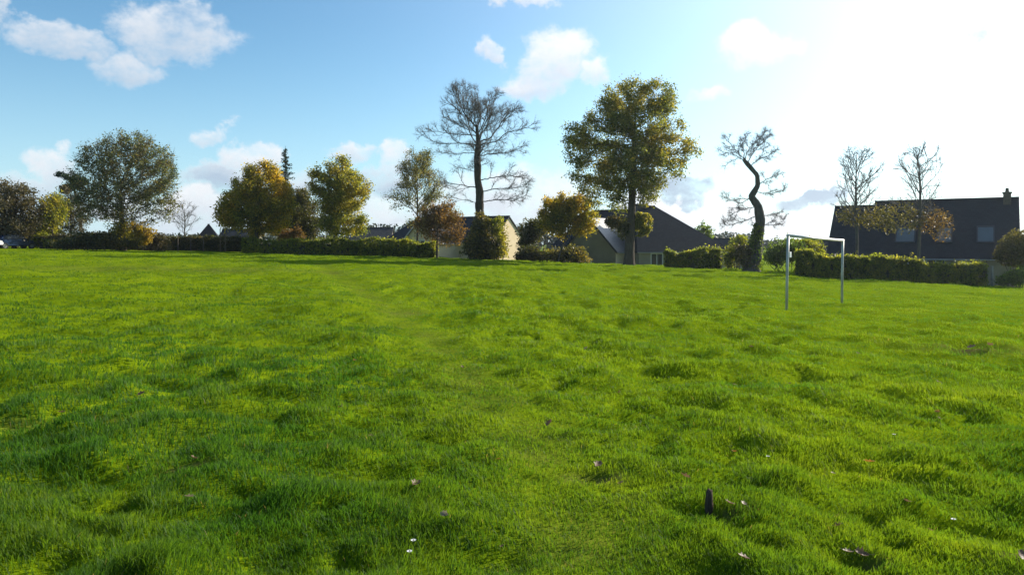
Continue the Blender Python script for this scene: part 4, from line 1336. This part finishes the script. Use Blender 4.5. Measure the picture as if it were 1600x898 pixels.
# ------------------------------------------------------------------ parked cars, left edge
def car(px, D, label, paint, rz):
    p = W3(px, 380, D)
    r = empty('parked_car', (p[0], D, float(ground_z(p[0], D))), label, 'car', 'cars parked at the left edge', rz=rz)
    prof = [(-2.0, .35), (-2.02, .62), (-1.95, .88), (-1.55, .96), (-1.45, 1.0), (1.05, 1.0), (1.25, .92), (1.95, .78), (2.05, .6), (2.03, .35)]
    cab = [(-1.62, .98), (-1.30, 1.38), (-.9, 1.46), (.2, 1.45), (.55, 1.35), (1.15, .98)]
    hwid = .85
    b = MB()
    b.hull([(x, -hwid, z) for x, z in prof], [(x, hwid, z) for x, z in prof])
    b.hull([(x, -hwid + .10 + .12 * (z > 1.2), z) for x, z in cab], [(x, hwid - .10 - .12 * (z > 1.2), z) for x, z in cab])
    b.build('body', M[paint], r, bevel=.04)
    for s in (-1, 1):
        for (xa, xb, xc, xd) in ((-1.3, -.42, -.42, -1.12), (-.34, .85, .42, -.34)):
            zz = (1.03, 1.36)
            lo = [(xa, s * (hwid - .085), zz[0]), (xb, s * (hwid - .085), zz[0]), (xc, s * (hwid - .205), zz[1]), (xd, s * (hwid - .205), zz[1])]
            MB().hull(lo, [(q[0], q[1] + s * .012, q[2]) for q in lo]).build('side_window', M['glass'], r)
        for x in (-1.25, 1.3):
            w = MB().tube([(x, s * (hwid - .16), .31), (x, s * (hwid + .01), .31)], .31, 18).build('wheel', M['tyre'], r)
            MB().tube([(x, s * (hwid - .02), .31), (x, s * (hwid + .025), .31)], .19, 12).build('rim', M['rim'], w)
        MB().box(1.98, 2.07, s * .62 - .14, s * .62 + .14, .58, .74).build('headlight', M['lamp_glass'], r, bevel=.02)
        MB().box(-2.05, -1.98, s * .66 - .10, s * .66 + .10, .66, .86).build('tail_light', M['brick'], r)
    lo = [(1.14, -.66, 1.03), (1.14, .66, 1.03), (.62, .58, 1.37), (.62, -.58, 1.37)]
    MB().hull(lo, [(q[0] + .03, q[1], q[2] + .02) for q in lo]).build('windscreen', M['glass'], r)
    return r
car(22, 75.8, 'dark blue parked car under the dark tree at the left edge', 'car_blue', 1.05)
car(-26, 74.2, 'white parked car cut by the left edge of the photo, beside the blue car', 'car_white', .1)


# ------------------------------------------------------------------ goal
y1, y2 = 21.1, 24.05
x1, x2 = (1230 - 800) / F * y1, (1316 - 800) / F * y2
z1, z2 = float(base_z(x1, y1)), float(base_z(x2, y2))
goal = empty('football_goal', (x1, y1, z1), 'weathered white metal football goal frame without a net', 'goal', rz=math.atan2(y2 - y1, x2 - x1))
Lg = math.hypot(x2 - x1, y2 - y1)
zt = EYE + (HY - 368) / F * y1 - z1
zt2 = EYE + (HY - 375.5) / F * y2 - z1
dz = z2 - z1
lean = .10
MB().tube([(-.05, 0, -.2), (.0, 0, 1.0), (lean * .6, 0, zt)], .038, 14).build('post', M['goal'], goal, smooth=True)
MB().tube([(Lg - .03, 0, dz - .2), (Lg, 0, 1.0), (Lg + lean * .5, 0, zt2)], .038, 14).build('post', M['goal'], goal, smooth=True)
MB().tube([(lean * .6 - .045, 0, zt), (Lg / 2, 0, (zt + zt2) / 2 - .012), (Lg + lean * .5 + .045, 0, zt2)], .04, 14).build('crossbar', M['goal'], goal, smooth=True)
MB().box(.04, .16, -.06, -.03, zt - .63, zt - .47).build('plastic_tag', M['white_paint'], goal, bevel=.01)
for (xa, zz) in ((lean * .6, zt), (Lg + lean * .5, zt2)):
    s = 1 if xa < 1 else -1
    MB().tube([(xa, 0, zz - .16), (xa + s * .16, 0, zz)], .016, 6).build('corner_brace', M['goal'], goal)

# ------------------------------------------------------------------ small things in the grass
def mb_stake(px, py, hh, r):
    x, y = on_ground(px, py, ground_z)
    z = float(ground_z(x, y))
    rs = random.Random(5)
    mb = MB()
    n = 9
    rings = []
    for (zz, k_) in ((-.05, 1.1), (hh * .3, 1.02), (hh * .7, .95), (hh * .92, .8), (hh, .45)):
        rings.append([(math.cos(2 * math.pi * j / n) * r * k_ * rs.uniform(.9, 1.1), math.sin(2 * math.pi * j / n) * r * k_ * rs.uniform(.9, 1.1), zz * rs.uniform(.96, 1.04)) for j in range(n)])
    b = 0
    for rg in rings:
        mb.v += rg
    for i in range(len(rings) - 1):
        for j in range(n):
            mb.f.append((i * n + j, i * n + (j + 1) % n, (i + 1) * n + (j + 1) % n, (i + 1) * n + j))
    mb.f.append(tuple((len(rings) - 1) * n + j for j in range(n)))
    o = mb.build('wooden_stake', M['wood'], smooth=True)
    o.location = (x, y, z)
    return o
tag(mb_stake(1108, 799, .135, .024), 'short dark broken wooden stake standing in the grass, lower right', 'stake')

mleaf = {}
for nm, c1, c2 in (('orange', (.30, .11, .02), (.42, .19, .04)), ('brown', (.12, .065, .035), (.22, .13, .07)), ('pale', (.22, .16, .10), (.36, .28, .19))):
    mm, k = newmat(nm + '_dead_leaf')
    n = k.noise(k.n('ShaderNodeTexCoord').outputs['Object'], 30, 4)
    c = k.ramp(n, [(.3, c1), (.7, c2)])
    p = k.n('ShaderNodeBsdfPrincipled', {'Base Color': c, 'Roughness': .6})
    tr = k.n('ShaderNodeBsdfTranslucent', {0: c})
    out(k, k.n('ShaderNodeMixShader', {0: .3, 1: p.outputs[0], 2: tr.outputs[0]}).outputs[0])
    mleaf[nm] = mm


def leaf_mesh(sc, rs, curl):
    """lobed, curled dead leaf with a stalk"""
    outl = []
    for i in range(22):
        a = math.pi * i / 21
        t_ = i / 21
        w = math.sin(a) ** .8 * (.36 + .09 * math.sin(t_ * 20))
        outl.append((t_ - .5, w))
    V_, F_ = [], []
    for i, (x_, w) in enumerate(outl):
        for j, q in enumerate((-1, -.5, 0, .5, 1)):
            yy = w * q
            V_.append((x_ * sc, yy * sc * .9, sc * (curl * (yy * yy) * 2.2 + curl * .9 * x_ * x_ + .02 * rs.uniform(-1, 1))))
    for i in range(len(outl) - 1):
        for j in range(4):
            a = i * 5 + j
            F_.append((a, a + 1, a + 6, a + 5))
    b = len(V_)
    for x_, z_ in ((-.5, .0), (-.72, .05), (-.85, .12)):
        V_ += [(x_ * sc, -.012 * sc, z_ * sc + curl * .2 * sc), (x_ * sc, .012 * sc, z_ * sc + curl * .2 * sc)]
    F_ += [(b, b + 1, b + 3, b + 2), (b + 2, b + 3, b + 5, b + 4)]
    me = bpy.data.meshes.new('fallen_leaf'); me.from_pydata(V_, [], F_)
    for p in me.polygons:
        p.use_smooth = True
    return me


LEAVES = [(1358, 733, 'orange', .13, .5, 'bright orange brown curled leaf lying in the grass on the right'),
          (1071, 757, 'brown', .10, .7, 'brown leaf standing on edge above left of the wooden stake'),
          (1140, 801, 'brown', .12, .4, 'dark flat leaf just right of the wooden stake'),
          (1162, 800, 'pale', .07, .5, 'small pale leaf right of the dark flat leaf near the stake'),
          (970, 767, 'brown', .09, .5, 'brown leaf half sunk in the grass left of the stake'),
          (935, 738, 'brown', .12, .5, 'brown leaf on a bare patch, low centre right'),
          (694, 818, 'pale', .075, .6, 'pale curled leaf alone in the low centre of the grass'),
          (296, 790, 'pale', .085, .5, 'pale beige leaf in the lower left grass'),
          (303, 728, 'brown', .09, .5, 'brown leaf on a thin patch in the lower left grass'),
          (1345, 882, 'brown', .11, .8, 'dark crumpled leaf at the bottom edge, right'),
          (1325, 878, 'pale', .08, .6, 'pale crumpled leaf at the bottom edge beside a dark one'),
          (1418, 797, 'brown', .08, .5, 'small brown leaf in the lower right grass'),
          (1302, 750, 'pale', .06, .5, 'small pale leaf left of the bright orange leaf'),
          (1162, 888, 'brown', .09, .5, 'brown leaf at the bottom edge below the stake'),
          (1596, 884, 'brown', .10, .5, 'reddish brown leaf in the bottom right corner'),
          (1468, 662, 'brown', .08, .5, 'brown leaf far right in the middle of the grass'),
          (785, 868, 'brown', .06, .5, 'tiny dark leaf near the bottom edge, centre'),
          (96, 655, 'brown', .10, .5, 'brown leaf in the dark hollow on the left'),
          (1518, 548, 'brown', .22, .4, 'large brown leaf on the bare soil patch at far right'),
          (1547, 545, 'brown', .20, .6, 'curled brown leaf at the right end of the bare soil patch')]
rs = random.Random(9)
for (px, py, c, sc, curl, lab) in LEAVES:
    x, y = on_ground(px, py, ground_z)
    o = link('fallen_leaf', leaf_mesh(sc * .72, rs, curl), mleaf[c])
    o.location = (x, y, float(ground_z(x, y)) + .045 + sc * .12)
    o.rotation_euler = (rs.uniform(-.6, .2), rs.uniform(-.5, .5), rs.uniform(0, 6.3))
    tag(o, lab, 'leaf', 'dead leaves fallen on the grass')

lm_small = [leaf_mesh(.05 + .012 * i, rs, .3 + .15 * i) for i in range(4)]
small = 0
while small < 22:
    x, y = rs.uniform(-4, 6.5), rs.uniform(3.6, 13)
    if abs(x) > .66 * y or (x < -1 and rs.random() < .6):
        continue
    c = rs.choice(('brown', 'brown', 'orange', 'pale'))
    me_ = lm_small[small % 4].copy(); o = link('fallen_leaf', me_, mleaf[c])
    o.location = (x, y, float(ground_z(x, y)) + .028)
    o.rotation_euler = (rs.uniform(-.7, .5), rs.uniform(-.6, .6), rs.uniform(0, 6.3))
    tag(o, 'tiny dead leaf scrap half buried in the open grass', 'leaf', 'tiny leaf scraps scattered in the grass')
    small += 1

# daisies
DAIS = [(1397, 693, 'white daisy on its own, right of centre in the grass'), (1200, 729, 'white daisy left of the bright orange leaf'), (640, 886, 'white daisy at the bottom edge, left of centre'),
        (646, 868, 'white daisy just above the bottom edge, left of centre'), (1490, 832, 'white daisy in the bottom right grass')]
for px, py, lab in DAIS:
    x, y = on_ground(px, py, ground_z)
    r = empty('daisy', (x, y, float(ground_z(x, y))), lab, 'flower', 'daisies dotted in the grass')
    MB().tube([(0, 0, 0), (.004, 0, .04), (0, 0, .08)], .0012, 5).build('stem', M['lf_green'], r)
    pt = MB()
    for i in range(14):
        a = 2 * math.pi * i / 14
        u = Vector((math.cos(a), math.sin(a), .12)); v = Vector((-math.sin(a), math.cos(a), 0))
        pt.poly([Vector((0, 0, .08)) + u * .003, Vector((0, 0, .08)) + u * .010 + v * .0028, Vector((0, 0, .081)) + u * .016, Vector((0, 0, .08)) + u * .010 - v * .0028])
    pt.build('petals', M['white_paint'], r)
    MB().tube([(0, 0, .078), (0, 0, .084)], [.005, .003], 8).build('flower_head', M['lf_yellow'], r)
